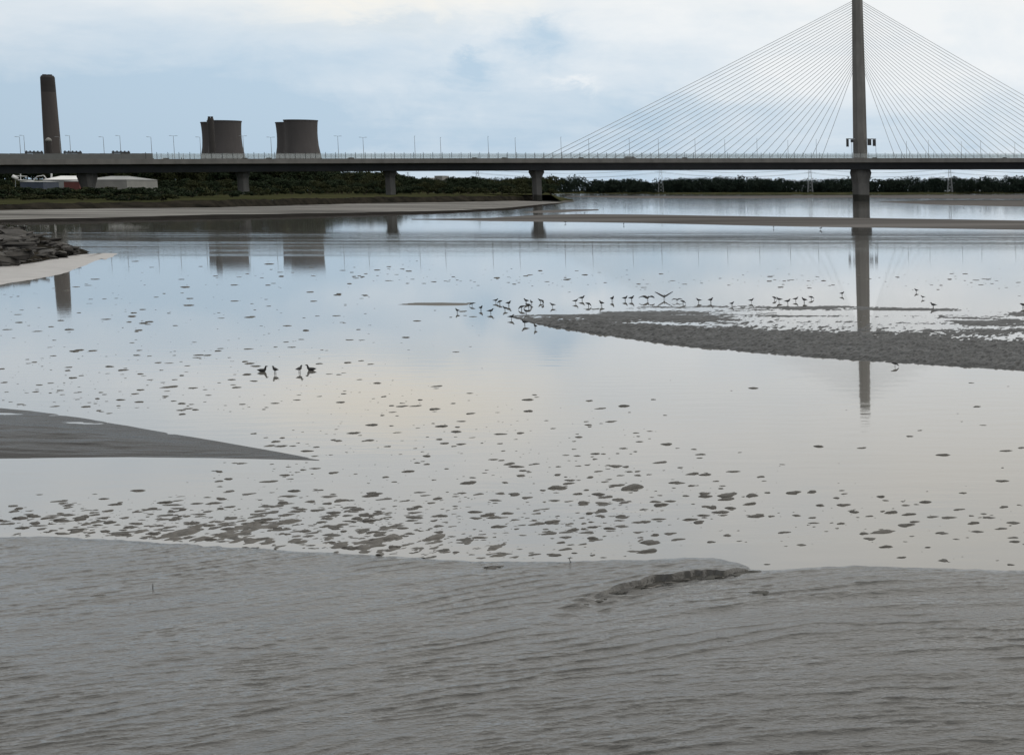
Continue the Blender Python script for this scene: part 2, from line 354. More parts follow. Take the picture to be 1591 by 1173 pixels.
def lens(name, low, up, prof, mat, nu=260, nt=26, kind='structure'):
    """a low bank between its near and far water line; prof(s, t, x, y) gives the height"""
    a = contour(low, 0, nu); b = contour(up, 0, nu)
    t = np.linspace(0, 1, nt)[:, None, None]; P = a[None] * (1 - t) + b[None] * t
    s = np.linspace(0, 1, nu)[None, :].repeat(nt, 0)
    P[..., 2] = prof(s, t[..., 0].repeat(nu, 1), P[..., 0], P[..., 1])
    o = obj(name, grid_mesh(name, P), mat); tag(o, kind=kind); return o
def bar(h, front=.25):
    return lambda s, t, x, y: h * np.minimum(sstep(0, front, t), 1 - sstep(.75, 1, t)) * (.25 + .75 * sstep(0, .2, s)) + .12 * h * fbm(x * .08, y * .04, 4, 2) - .04
lens('sandbar', [(640, 341.6), (760, 344), (830, 345.5), (900, 346.6), (1000, 348), (1225, 353.3), (1340, 355), (1591, 358), (2200, 366)],
     [(640, 340.8), (760, 339), (830, 334.5), (900, 333), (1000, 333.8), (1225, 337.6), (1340, 339), (1591, 343.6), (2200, 352)], bar(.42, .3), MAT['mudbar'], 320)
lens('sandbar', [(880, 306), (1000, 308.4), (1150, 309), (1332, 307.6)], [(880, 304.6), (1000, 304.9), (1150, 304.6), (1332, 303.8)], bar(.5), MAT['mudbar'])
lens('sandbar', [(1300, 306.5), (1420, 309), (1591, 309.5), (2200, 311)], [(1300, 304.4), (1420, 303.4), (1591, 303.2), (2200, 303.2)], bar(.7), MAT['mudbar'])
lens('sandbar', [(1366, 314.4), (1450, 319), (1591, 322.5), (2200, 327)], [(1366, 313.6), (1450, 311.2), (1591, 311), (2200, 312)], bar(.45), MAT['mudbar'])
lens('sandbar', [(812, 330.6), (838, 331.6), (880, 330.2), (930, 327)], [(812, 329.8), (838, 327.4), (880, 325.6), (930, 326)], bar(.18), MAT['mudbar'])

def prof_mid(s, t, x, y):
    a = .062 * sstep(0, .04, t) * (1 - sstep(.24, .46, t)) - .003 * sstep(.3, .6, t) - .03 * sstep(.85, 1, t)
    fl = fbm(x * 2.2, y * .6, 2, 8) * .08 + fbm(x * 9.0, y * 2.3, 2, 17) * .15
    st = fbm(x * .22 + y * .12, y * .5, 5, 21) * .12 * sstep(.18, .45, t)
    return (a + fl * sstep(0, .03, t) * (1 - .8 * sstep(.3, .7, t))) * (.4 + .6 * sstep(0, .1, s)) + st - .002 - .012 * (1 - sstep(0, .015, t))
lens('mud_shoal', [(795, 492.5), (830, 503), (860, 509), (940, 522), (1060, 539), (1200, 552), (1340, 562), (1470, 570), (1591, 578), (1800, 591)],
     [(795, 491), (830, 484), (860, 480), (940, 474), (1060, 470), (1200, 468), (1340, 470), (1470, 474), (1591, 478), (1800, 482)], prof_mid, MAT['muddark'], 1500, 260)
def prof_ridge(s, t, x, y):
    le = sstep(0, .3, s); s = np.clip((s - .583) / .417, 0, 1)
    tt = np.clip(t / .42, 0, 1); h = .20 * (1 - (1 - tt) ** 2) * (1 - sstep(.42, .72, t))
    rip = fbm(x * .45, y * 2.2 + x * .2, 3, 31) * .15 + fbm(x * 1.3, y * 4.5 + x * .3, 2, 33) * .06
    film = fbm(x * .8, y * 1.6, 4, 35) * .045 * sstep(.45, .7, t)
    return (h + .010 * sstep(0, .03, t) + rip * sstep(0, .06, t) * (1 - .85 * sstep(.5, .75, t)) + film + .010) * (1 - .97 * sstep(.25, 1, s)) - .010 * (1 - .95 * sstep(.25, .95, s)) - .30 * (1 - le) - .03 * sstep(.95, 1, t)
lens('mud_ridge', [(-1900, 690), (-500, 705), (0, 712.5), (100, 711), (200, 710), (330, 711.5), (420, 713.5), (496, 715.5)],
     [(-1900, 570), (-500, 612), (0, 632), (70, 639), (150, 651), (220, 664), (330, 683), (430, 701), (496, 714)], prof_ridge, MAT['mudridge'], 1300, 120)
lens('mud_ridge', [(585, 475), (640, 477), (700, 476), (770, 475)], [(585, 471.5), (640, 469.5), (700, 469.5), (770, 472)], lambda s, t, x, y: .012 * np.sin(math.pi * t) * np.sin(math.pi * s) + .012 * fbm(x * .5, y * 1.2, 4, 3) - .006, MAT['mudflat'], 200, 30)

# foreground mud: a rippled sheet running back under the camera
edge = np.array([(-300, 823), (-60, 829), (0, 831), (90, 830), (150, 834), (300, 843), (420, 849), (560, 858), (680, 866), (760, 869), (890, 869), (960, 866.5), (1060, 868), (1120, 869), (1143, 874), (1168, 882), (1205, 881), (1260, 877), (1330, 875.5), (1400, 878), (1591, 882.5), (1900, 888)], float)
ew = ground(edge[:, 0], edge[:, 1], 0)
ex, ey = ew[:, 0], ew[:, 1]
step = ground(np.array([1172, 1150, 1125, 1080, 1050, 1020, 1000, 970, 940, 905, 860]), np.array([882, 887, 890, 891, 896, 899, 908, 914, 925, 936, 950.]), .03)
def seg_dist(x, y, line):
    best = np.full(x.shape, 1e9); sgn = np.zeros(x.shape); par = np.zeros(x.shape)
    for i in range(len(line) - 1):
        a = line[i, :2]; b = line[i + 1, :2]; d = b - a; L2 = (d ** 2).sum()
        t = np.clip(((x - a[0]) * d[0] + (y - a[1]) * d[1]) / L2, 0, 1)
        qx = x - a[0] - t * d[0]; qy = y - a[1] - t * d[1]; r = np.hypot(qx, qy); k = r < best
        best = np.where(k, r, best); sgn = np.where(k, np.sign(d[0] * qy - d[1] * qx), sgn); par = np.where(k, (i + t) / (len(line) - 1), par)
    return best, sgn, par
def near_height(x, y):
    e = np.interp(x, ex, ey); e = e + .10 * fbm(x * 1.3, y * 0 + 2, 4, 5) + .16 * fbm(x * 4.5, y * 0 + 7, 3, 25)
    d = e - y                                    # distance in from the edge of the mud
    h = .060 * sstep(-.02, .55, d) + .04 * sstep(0, 8, d)
    wx = x + .6 * fbm(x * .35, y * .35, 3, 41); wy = y + .6 * fbm(x * .35 + 9, y * .35, 3, 43)
    Kx = -.85 * np.logaddexp(0, -(wx + 5.0)) + .06 * wx
    diag = wy - Kx                         # long low current ridges slanting to the right
    h = h + .011 * sstep(.05, .6, d) * (.35 - 3.2 * np.abs(fbm(wx * .22, diag * 1.9, 3, 51))) * 1.7
    ph = (wy - Kx) * 2.0 + 1.3 * fbm(x * .7, y * .7, 4, 45) + .5 * fbm(x * 3, y * 3, 2, 47); fr = ph - np.floor(ph)
    saw = np.where(fr < .13, sstep(0, .13, fr), 1 - (fr - .13) / .87)
    h = h + .011 * saw * sstep(.45, .75, vnoise(wx * .6 + .2 * wy, (wy - Kx) * .9, 49)) * sstep(.1, .8, d)
    ph = (wy - .55 * Kx) * 6.5 + 2.2 * fbm(x * 1.5, y * 1.5, 4, 55); fr = ph - np.floor(ph)
    saw = np.where(fr < .25, sstep(0, .25, fr), 1 - (fr - .25) / .75)
    h = h + .009 * saw * sstep(.42, .8, vnoise(wx * 1.8, wy * 3.0, 57)) * (.25 + .75 * sstep(3, 7, d)) * sstep(.1, .8, d)
    r = fbm(wx * 2.0, wy * 7.5 - wx * 1.5, 4, 61); h = h + .012 * sstep(0, .5, d) * r * (.5 + 1.2 * sstep(3.5, 7.5, d))
    h = h + .017 * fbm(wx * 5.5, wy * 11 - wx * 2.2, 3, 71) * sstep(0, .3, d) * (.35 + 1.3 * vnoise(wx * .5, wy * .9, 19))
    pc = ground(1342, 915, 0); h = h + np.exp(-((x - pc[0]) / .45) ** 2 - ((y - pc[1]) / 1.3) ** 2) * .030 * fbm(x * 4.5, y * 6, 3, 91)
    ds, sg, pr = seg_dist(x, y + .45 * fbm(x * 2.4, y * .6, 4, 83) + .22 * fbm(x * 11, y * 3, 3, 87), step)
    sd_ = ds * np.where(sg > 0, 1, -1)           # sign: one side is the shelf behind the step
    o_ = np.argsort(step[:, 0]); pr = np.interp(x, step[o_, 0], np.linspace(0, 1, len(step))[::-1]); inx = 1 - sstep(0, .25, x - step[:, 0].max())
    amp = inx * .105 * (1 - sstep(.55, 1.0, pr)) * (.85 + .3 * vnoise(pr * 9, pr * 0 + 1, 3)) * sstep(0, .2, pr)
    shelf = np.exp(-np.maximum(-sd_, 0) / 3.5)
    lip = np.where(sd_ < 0, amp * .35 * shelf * sstep(0, .03, -sd_), 0.0) - np.where(sd_ < 0, (1 - sstep(0, .04, -sd_)), np.exp(-np.maximum(sd_, 0) / .55)) * amp * .60
    ech = np.exp(-(ds / .8) ** 2) * sstep(.35, .6, pr) * (1 - sstep(.93, 1.0, pr))
    h = h + lip + ech * (.05 * fbm(x * .9 + y * .3, y * 3.4 + x * .5, 3, 15) + .012 * np.sin((y + .12 * x + .6 * fbm(x * .8, y * .8, 3, 15)) * 2 * math.pi / .42))
    return np.where(d < -.05, -.03, h - .012 - .03 * (1 - sstep(-.06, .02, d)))
xs = np.concatenate([np.arange(-60, -18.5, .5), np.arange(-18.5, 1.5, .027), np.arange(1.5, 40, .5)])
ys = np.concatenate([np.arange(-40, 13.0, .5), np.arange(13.0, 26.3, .027)])
GX, GY = np.meshgrid(xs, ys); GZ = near_height(GX, GY)
o = obj('foreground_mud', grid_mesh('foreground_mud', np.stack([GX, GY, GZ], -1)), MAT['mudnear']); tag(o, kind='structure')

def prof_drift(s, t, x, y):
    n1 = fbm(x * 2.6, y * 1.6, 3, 101) * .11 + fbm(x * 6.5, y * 4.2, 3, 103) * .10
    cov = np.interp(s, [0, .1, .35, .6, .8, 1], [.0, .6, 1, .9, .5, .1]) * (1 - sstep(.15, .95, t)) * (.6 + .4 * sstep(0, .1, t))
    return np.minimum(n1 - .052 + .045 * cov, .035) - .03 * sstep(.9, 1, t)
lens('mud_drift', [(u_, v_ + 3) for u_, v_ in ((-20, 831), (90, 830), (150, 834), (300, 843), (420, 849), (560, 858), (680, 866), (760, 868), (890, 868), (960, 866), (1100, 868))],
     [(-20, 790), (90, 786), (150, 784), (300, 774), (420, 766), (560, 768), (680, 770), (760, 780), (890, 795), (960, 810), (1100, 840)], prof_drift, MAT['clodpale'], 1100, 200)

# near left: pale mud apron and the rocky bank behind it
n_ = 420
A0 = contour([(-2000, 720), (-700, 545), (0, 447.5), (40, 442), (60, 438), (90, 431), (110, 425), (140, 412), (164, 401.5)], -.03, n_)
A1 = contour([(-2000, 640), (-700, 490), (0, 414), (30, 411), (60, 407), (90, 401), (115, 396), (140, 394), (163, 399.5)], .22, n_); A1[-9:, 2] = np.linspace(.2, .0, 9)
loft('mud_apron', [A0, A1, A1 + np.array([-1.5, 6, -.1])], [16, 3], MAT['mudapron'], .05, .4, 6)
B0 = contour([(-2000, 640, .2), (-700, 490, .2), (0, 414, .2), (60, 407, .2), (90, 401, .2), (115, 396.5, .15), (139, 395.5, 0)], .15, n_)
B1 = contour([(-2000, 470, 1.9), (-700, 400, 1.7), (0, 380, 1.2), (60, 382, 1.1), (90, 386, .85), (115, 391.5, .4), (139, 395.0, .0)], 1.2, n_)
B2 = contour([(-2000, 352, 3.4), (-700, 352, 2.8), (0, 357, 2.2), (35, 360, 2.1), (50, 364, 1.9), (75, 371.5, 1.5), (100, 379, 1.0), (120, 388, .45), (139, 394.5, -.02)], 1.9, n_)
B3 = B2 * np.array([1.06, 1.06, 1]); B3[:, 2] = B2[:, 2] * .9 - .1; B4 = B2 * np.array([1.14, 1.14, 1]); B4[:, 2] = -.3
rbk, RP = loft('rocky_bank', [B0, B1, B2, B3, B4], [8, 8, 4, 3], MAT['earth'], .35, .5, 12)
def rock_mesh(i):
    r = np.random.default_rng(100 + i); mbk = MB(); n = 7; rings = []
    ang = np.sort(r.uniform(0, 2 * math.pi, n) * .25 + np.linspace(0, 2 * math.pi, n, endpoint=False))
    for z, k in ((-.35, .8), (-.05, 1.0), (.28, .93), (.42, .62)):
        rings.append([(math.cos(a) * k * (1 + .3 * r.uniform(-1, 1)), math.sin(a) * k * (1 + .3 * r.uniform(-1, 1)), z + .12 * r.uniform(-1, 1)) for a in ang])
    mbk.rings(rings); m_ = mesh('stone', mbk.v, mbk.f); m_.materials.append(MAT['stone']); return m_
rocks = [rock_mesh(i) for i in range(8)]
nr, nc = RP.shape[:2]
for k in range(290):
    i = int(rng.integers(0, 17)); j = int(rng.integers(int(nc * .86), nc - 5)); p = RP[i, j]
    s = (.2 + .95 * rng.random() ** 2.2) * (1 if j < nc - 22 else .6)
    q = obj('stone', rocks[int(rng.integers(0, 8))], None, rbk); q.location = (p[0] + rng.uniform(-.3, .3), p[1] + rng.uniform(-.4, .4), p[2] + .06 * s)
    q.scale = (s * rng.uniform(.9, 2.0), s, s * rng.uniform(.45, .9)); q.rotation_euler = (rng.uniform(-.35, .35), rng.uniform(-.3, .3), rng.uniform(-.6, .6))
# tussocky grass on top of the rocky bank
gv = []; gf = []
for k in range(5200):
    i = int(rng.integers(14, 21)); j = int(rng.integers(int(nc * .55), int(nc * .945))); p = RP[min(i, nr - 1), j] + np.array([rng.uniform(-.6, .6), rng.uniform(-.8, .8), -.05])
    h = rng.uniform(.25, .75); a = rng.uniform(0, 6.28); w_ = .06; b = len(gv); ln = rng.uniform(-.3, .3)
    gv += [(p[0] - w_ * math.cos(a), p[1] - w_ * math.sin(a), p[2]), (p[0] + w_ * math.cos(a), p[1] + w_ * math.sin(a), p[2]), (p[0] + ln, p[1] + ln * .5, p[2] + h)]; gf.append((b, b + 1, b + 2))
o = obj('grass', mesh('grass', gv, gf), MAT['leaf2']); tag(o, 'rough dark green grass on top of the near rocky bank', 'grass', kind='stuff')

# ------------------------------------------------------------------ the bridge
cu = np.array([-500, 0, 133, 376, 604, 832, 1050, 1335, 1591, 1900, 2400.]); cy = np.array([640, 700, 722, 760, 797, 835, 867, 897, 912, 925, 935.])
pf = np.polyfit(cu / 1000, cy, 4)
du = np.linspace(-500, 2400, 1200); dY = np.polyval(pf, du / 1000)
ctr = at(du, np.full(1200, 255.), dY)[:, :2]
tan = np.gradient(ctr, axis=0); tan /= np.linalg.norm(tan, axis=1)[:, None]; nrm = np.stack([tan[:, 1], -tan[:, 0]], -1)   # nrm points to the camera side
HALF = 15.5
near = ctr + nrm * HALF
row = np.interp(du, [-500, 0, 376, 720, 1050, 1591, 2400], [250, 248, 246.9, 246.3, 246.2, 246.0, 246.0])
# height of the near edge from the row it is seen at
un = PX + F * near[:, 0] / (near[:, 1] * CP - 12 * SP)
ztop = at(un, np.interp(un, du, row), near[:, 1])[:, 2]
k_ = 41; zt = np.convolve(np.pad(ztop, k_ // 2, mode='edge'), np.ones(k_) / k_, 'valid')
arc = np.concatenate([[0], np.cumsum(np.linalg.norm(np.diff(ctr, axis=0), axis=1))])
# s at which the near edge is seen at photo column u
def s_of_u(u, off=HALF):
    e = ctr + nrm * off; uu = PX + F * e[:, 0] / (e[:, 1] * CP - 12 * SP)
    return float(np.interp(u, uu, arc))
def deck(s, off=0.0, dz_=0.0):
    x = np.interp(s, arc, ctr[:, 0]); y = np.interp(s, arc, ctr[:, 1]); nx = np.interp(s, arc, nrm[:, 0]); ny = np.interp(s, arc, nrm[:, 1]); z = np.interp(s, arc, zt)
    return np.array([x + nx * off, y + ny * off, z + dz_])
def deck_ang(s):
    return math.atan2(np.interp(s, arc, tan[:, 1]), np.interp(s, arc, tan[:, 0]))
sp_ = s_of_u(1337, 0)                         # the pylon stands in the middle of the deck
pyl = deck(sp_)
bridge = empty('cable_stayed_bridge', (pyl[0], pyl[1], 0)); tag(bridge, 'long cable-stayed road bridge with one tall pylon crossing the estuary', 'bridge')
inv = np.array([pyl[0], pyl[1], 0])
def bpart(mbx, name, mat, parent=bridge, smooth=False):
    mbx.v = [tuple(np.array(p) - inv) for p in mbx.v]; return mbx.build(name, mat, parent, smooth)
ss = np.linspace(arc[0], arc[-1], 240)
def sweep(sec):                               # section: list of (offset to camera side, dz)
    m_ = MB(); m_.rings([[deck(s, o_, z_) for o_, z_ in sec] for s in ss]); return m_
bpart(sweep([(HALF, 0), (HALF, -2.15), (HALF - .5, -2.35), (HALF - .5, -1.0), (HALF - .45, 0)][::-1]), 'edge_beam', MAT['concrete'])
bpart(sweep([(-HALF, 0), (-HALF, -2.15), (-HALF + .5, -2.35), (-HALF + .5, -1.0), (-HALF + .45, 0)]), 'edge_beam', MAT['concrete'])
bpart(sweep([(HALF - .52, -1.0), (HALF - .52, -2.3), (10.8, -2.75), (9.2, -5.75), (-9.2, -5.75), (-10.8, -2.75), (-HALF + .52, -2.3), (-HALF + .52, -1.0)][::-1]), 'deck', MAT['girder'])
# piers
def octo(w_, d_, ch):
    a, b = w_ / 2, d_ / 2
    return [(-a, b - ch), (-a, -b + ch), (-a + ch, -b), (a - ch, -b), (a, -b + ch), (a, b - ch), (a - ch, b), (-a + ch, b)]
def pier(u, w_, wt, hcap, zb, name='pier', d_=6.0):
    s = s_of_u(u, 0.0); c_ = deck(s); a = deck_ang(s); zt_ = c_[2] - 5.78
    m_ = MB(); rings = []
    for z, w1, dd in ((zb, w_, d_), (zt_ - hcap, w_, d_), (zt_ - hcap * .18, wt, d_ * 1.4), (zt_, wt * .93, d_ * 1.35)):
        rings.append([(c_[0] + x * math.cos(a) - y * math.sin(a), c_[1] + x * math.sin(a) + y * math.cos(a), z) for x, y in octo(w1, dd, w1 * .34)])
    m_.rings(rings); return bpart(m_, name, MAT['pier'])
pier(134, 3.6, 7.2, 7.6, 1.0); pier(376, 4.0, 5.0, 3.0, 1.0); pier(605, 3.7, 5.6, 3.0, 1.0); pier(833, 4.0, 7.0, 4.0, -1.0); pier(-110, 4.6, 8.0, 7, 1)
# pylon: leg through the deck, tapering upwards, with a flared corbel under the deck
a_p = deck_ang(sp_)
def pring(z, w_, d_, ch): return [(x * math.cos(a_p) - y * math.sin(a_p), x * math.sin(a_p) + y * math.cos(a_p), z) for x, y in octo(w_, d_, ch)]
zs = pyl[2] - 5.78
m_ = MB(); m_.rings([pring(-2, 8.6, 8.4, 2.6), pring(zs - 7.2, 8.6, 8.4, 2.6), pring(zs - 1.6, 11.0, 11, 3.2), pring(zs - .02, 10.0, 10.4, 3.0)]); m_.build('pier', MAT['pier'], bridge)
TOPZ = float(at(1330, -24, pyl[1])[2])
m_ = MB(); m_.rings([pring(pyl[2] - 1.1, 7.3, 7.2, 2.1), pring(pyl[2] + 40, 6.5, 6.6, 1.9), pring(TOPZ - 3, 5.2, 5.4, 1.5), pring(TOPZ, 4.6, 4.8, 1.4)]); py_o = m_.build('pylon', MAT['concrete'], bridge)
m_ = MB(); m_.tube((0, 0, TOPZ), (0, 0, TOPZ + 3), .12, .05); m_.build('lightning_rod', MAT['steel'], py_o)
# stays: 28 each side
uL = np.concatenate([[834], np.linspace(848, 1275, 27)])[::-1]; uR = np.linspace(1393, 1768, 28)
rows_p = np.concatenate([np.linspace(112, 9, 26), [5.5, 2.5]])
for side, us2 in ((-1, uL), (1, uR)):
    for i, u in enumerate(us2):
        zA = float(at(1332, rows_p[i], pyl[1])[2]); half = np.interp(zA, [pyl[2], TOPZ], [3.6, 2.4])
        p0 = np.array([side * half * math.cos(a_p), side * half * math.sin(a_p), zA]); p1 = deck(s_of_u(u, 0), 0, -1.0) - inv
        sag = MB(); pts = []
        Lh = np.linalg.norm(p1 - p0)
        for k in range(9):
            t = k / 8; p = p0 + (p1 - p0) * t; p[2] -= 4 * t * (1 - t) * Lh * .003; pts.append(p)
        dv = Vector(p1 - p0).normalized(); ea = np.array(dv.orthogonal().normalized()); eb = np.array(dv.cross(Vector(ea)))
        sag.rings([[p + .13 * (ea * math.cos(q) + eb * math.sin(q)) for q in np.linspace(0, 2 * math.pi, 6)[:-1]] for p in pts])
        sag.build('stay_cable', MAT['cable'], bridge, True)
# parapets: solid barrier panels at the landward end, glass wind screen between posts elsewhere
s_split = s_of_u(226)
pm = MB(); pm.box((0, 0, 1.2), (3.94, .12, 2.4)); pm.box((0, -.08, 2.32), (3.94, .1, .12)); pm_me = mesh('barrier_panel', pm.v, pm.f); pm_me.materials.append(MAT['parapet'])
po = MB(); po.box((0, 0, 1.45), (.16, .2, 2.9)); po_me = mesh('fence_post', po.v, po.f); po_me.materials.append(MAT['dark'])
gp = MB(); gp.box((0, 0, 1.32), (4.1, .03, 2.1)); gp_me = mesh('wind_screen_panel', gp.v, gp.f); gp_me.materials.append(MAT['glass'])
for off in (HALF - .2, -HALF + .2):
    s = s_of_u(-60)
    while s < s_split:
        c_ = deck(s + 2, off, -.02); q = obj('barrier_panel', pm_me, None, bridge); q.location = c_ - inv; q.rotation_euler = (0, 0, deck_ang(s)); s += 4.0
    s = s_split + .3
    send = s_of_u(1660)
    while s < send:
        c_ = deck(s, off, -.02); q = obj('fence_post', po_me, None, bridge); q.location = c_ - inv; q.rotation_euler = (0, 0, deck_ang(s))
        if abs(s + 2.15 - sp_) > 0:
            c_ = deck(s + 2.15, off, -.02); q = obj('wind_screen_panel', gp_me, None, bridge); q.location = c_ - inv; q.rotation_euler = (0, 0, deck_ang(s))
        s += 4.3
# sign gantry round the pylon
gz = float(at(1335, 216, pyl[1])[2]); G = empty('sign_gantry', (pyl[0], pyl[1], pyl[2] - 1), a_p); tag(G, 'dark overhead sign gantry bracketed to both sides of the pylon above the deck', 'sign gantry')
ztop_g = gz - pyl[2] + 1
m_ = MB(); m_.box((-5.3, -4.2, ztop_g - .2), (4.6, .5, .45)); m_.build('arm', MAT['steel'], G)
m_ = MB(); m_.box((5.5, -4.2, ztop_g - .2), (5.0, .5, .45)); m_.build('arm', MAT['steel'], G)
for x, w1, h1, z1 in ((-6.9, 1.3, 3.9, ztop_g - 2.4), (-4.5, 1.5, 1.5, ztop_g - 1.3), (4.5, 2.0, 3.1, ztop_g - 2.0), (7.0, 1.5, 3.4, ztop_g - 2.2)):
    m_ = MB(); m_.box((x, -4.25, z1), (w1, .7, h1)); m_.box((x, -4.25, z1 + h1 / 2 + .12), (w1 * .4, .2, .3)); m_.build('sign_panel', MAT['dark'], G)
for x in (-4.7, 7.85):
    m_ = MB(); m_.box((x, -4.2, (ztop_g - .5) / 2), (.18, .18, ztop_g - .5)); m_.build('post', MAT['steel'], G)
# gantries behind the solid barrier
gl = ['behind the left end of the bridge barrier near the tall chimney', 'behind the bridge barrier just right of the tall chimney', 'behind the bridge barrier, rightmost of the three']
for i, (u0, u1) in enumerate(((40, 68), (100, 128), (175, 203))):
    s0, s1 = s_of_u(u0, -6), s_of_u(u1, -6); c_ = deck((s0 + s1) / 2, -6, -1); wd = s1 - s0
    G = empty('gantry', c_, deck_ang(s0)); tag(G, 'dark gantry top ' + gl[i], 'gantry', 'gantries on the bridge deck')
    hz = float(at(u0, 236, c_[1])[2] - c_[2])
    for x in (-wd / 2 + .4, wd / 2 - .4):
        m_ = MB(); m_.box((x, 0, hz / 2), (.4, .4, hz)); m_.build('leg', MAT['dark'], G)
    m_ = MB(); m_.box((0, 0, hz - .35), (wd, 1.0, .7)); m_.build('beam', MAT['dark'], G)
    for k in range(5):
        m_ = MB(); m_.box((-wd / 2 + .5 + k * (wd - 1) / 4, 0, hz + .18), (.5, .5, .42)); m_.build('camera_box', MAT['dark'], G)
# lamp posts
LU = [33, 40, 95, 111, 163, 189, 237, 272, 313, 380, 423, 527, 566, 646, 686, 760, 802, 873, 916, 979, 1024, 1081, 1127, 1177, 1225, 1269, 1409, 1443, 1494, 1524, 1577]
for i, u in enumerate(LU):
    off = (HALF - 1.2) if i % 2 == 0 else -HALF + 1.2
    s = s_of_u(u, off); b = deck(s, off, -.9); top = np.interp(u, [0, 600, 800, 1000, 1600], [213, 214, 215, 217, 222]) - (2 if i % 2 else 0)
    h = float(at(u, top, b[1])[2] - b[2]); o = empty('lamp_post', b, deck_ang(s))
    tag(o, 'slender grey lamp post on the bridge deck, ' + ordinal(i, len(LU)) + ' of the lamps', 'lamp post', 'lamp posts along the bridge')
    m_ = MB(); m_.tube((0, 0, 0), (0, 0, h), .13, .07); m_.build('pole', MAT['steel'], o)
    for sg in ((-1, 1) if u in (272, 380, 423, 527, 566) else (-1,)):
        m_ = MB()
        if u < 600: m_.tube((0, 0, h - .05), (sg * .9, 0, h + .05), .06); m_.box((sg * 1.2, 0, h + .05), (.9, .35, .16))
        else: m_.tube((0, 0, h - .05), (0, sg * .7, h + .05), .06); m_.box((0, sg * 1.0, h + .05), (.3, .8, .16))
        m_.build('lamp_head', MAT['steel'], o)
# traffic
def car_mesh(van):
    b = MB(); Lc, Wc = (5.4, 2.0) if van else (4.3, 1.8)
    prof = [(-.5, .3), (-.5, 1.2), (-.47, 1.95), (.28, 1.98), (.4, 1.25), (.5, 1.0), (.5, .3)] if van else [(-.5, .3), (-.5, .85), (-.42, .95), (-.3, 1.42), (.08, 1.46), (.27, .95), (.48, .8), (.5, .3)]
    b.rings([[(x * Lc, y, z) for x, z in prof] for y in (-Wc / 2, Wc / 2)]); return mesh('body', b.v, b.f), Lc, Wc
carB = {k: car_mesh(k) for k in (0, 1)}
wm = MB(); wm.tube((0, -.1, 0), (0, .1, 0), .32, n=12); wheel_me = mesh('wheel', wm.v, wm.f); wheel_me.materials.append(MAT['dark'])
paint = {c_: material(c_ + '_car_paint', tuple(q * .9 for q in k), k, 3, .3) for c_, k in dict(white=(.7, .7, .7), grey=(.1, .105, .11), black=(.02, .02, .022), silver=(.4, .41, .42), red=(.25, .03, .03)).items()}
CARS = [(71, 0, 'white', 1.3), (168, 0, 'white', 1.2), (235, 0, 'grey', 0), (259, 0, 'silver', 0), (381, 0, 'black', 0), (419, 0, 'grey', 0), (547, 0, 'black', 0), (739, 0, 'grey', 0), (785, 0, 'black', 0), (904, 0, 'grey', 0), (980, 1, 'grey', 0), (1065, 0, 'black', 0), (1360, 0, 'grey', 0), (1562, 0, 'black', 0)]
for i, (u, van, c_, lift) in enumerate(CARS):
    off = HALF - 3.5; s = s_of_u(u, off); b = deck(s, off, -.985); G = empty('van' if van else 'car', b, deck_ang(s))
    tag(G, f'{c_} {"van" if van else "car"} passing on the bridge, {ordinal(i, len(CARS))} of the vehicles', 'van' if van else 'car', 'traffic on the bridge')
    me, Lc, Wc = carB[van]; me = me.copy(); me.materials.append(paint[c_]); obj('body', me, None, G)
    gm = MB(); gm.box((-.05 * Lc if not van else .22 * Lc, 0, 1.2 if not van else 1.6), (.5 * Lc if not van else .2 * Lc, Wc + .01, .3)); gm.build('windows', MAT['dark'], G)
    for x in (-.3, .32):
        for y in (-.5, .5):
            q = obj('wheel', wheel_me, None, G); q.location = (x * Lc, y * Wc * .92, .32)

# ------------------------------------------------------------------ power station
YT = 2330.0
def spin(prof, n=48): return [[(r * math.cos(2 * math.pi * i / n), r * math.sin(2 * math.pi * i / n), z) for i in range(n)] for z, r in prof]
def cooling(u, rowtop, Y, rtop_px, label):
    k = Y / F; b = at(u, rowtop, Y); h = float(b[2]) - 3; r = rtop_px * k
    o = empty('cooling_tower', (b[0], b[1], 3)); tag(o, label, 'cooling tower', 'cooling towers of the power station')
    prof = [(h * t, r * f_) for t, f_ in ((.07, 1.66), (.15, 1.52), (.25, 1.37), (.35, 1.24), (.45, 1.14), (.55, 1.065), (.65, .985), (.75, .955), (.83, .95), (.92, .97), (.985, 1.0))]
    m_ = MB(); m_.rings(spin(prof), False); m_.build('shell', MAT['tower'], o, True)
    m_ = MB(); m_.rings(spin([(h * .985, r * 1.0), (h * .985, r * 1.025), (h, r * 1.025), (h, r * .96), (h * .9, r * .95)]), False); m_.build('rim', MAT['towerdk'], o)
    for i in range(20):
        a0 = 2 * math.pi * i / 20; a1 = a0 + .16
        m_ = MB(); m_.tube((r * 1.8 * math.cos(a0), r * 1.8 * math.sin(a0), 0), (r * 1.66 * math.cos(a1), r * 1.66 * math.sin(a1), h * .075), .7); m_.build('leg', MAT['towerdk'], o)
    return o
cooling(348.5, 188, YT, 23.2, 'large brown-grey cooling tower behind the bridge, beside the dark slender stack')
cooling(467, 187, YT - 40, 23.6, 'large brown-grey cooling tower behind the bridge, rightmost of all')
cooling(336, 190.5, YT + 170, 21.2, 'cooling tower mostly hidden behind the left large one, dark stack in front')
cooling(452, 190.8, YT + 170, 21.4, 'cooling tower mostly hidden behind the rightmost large one')
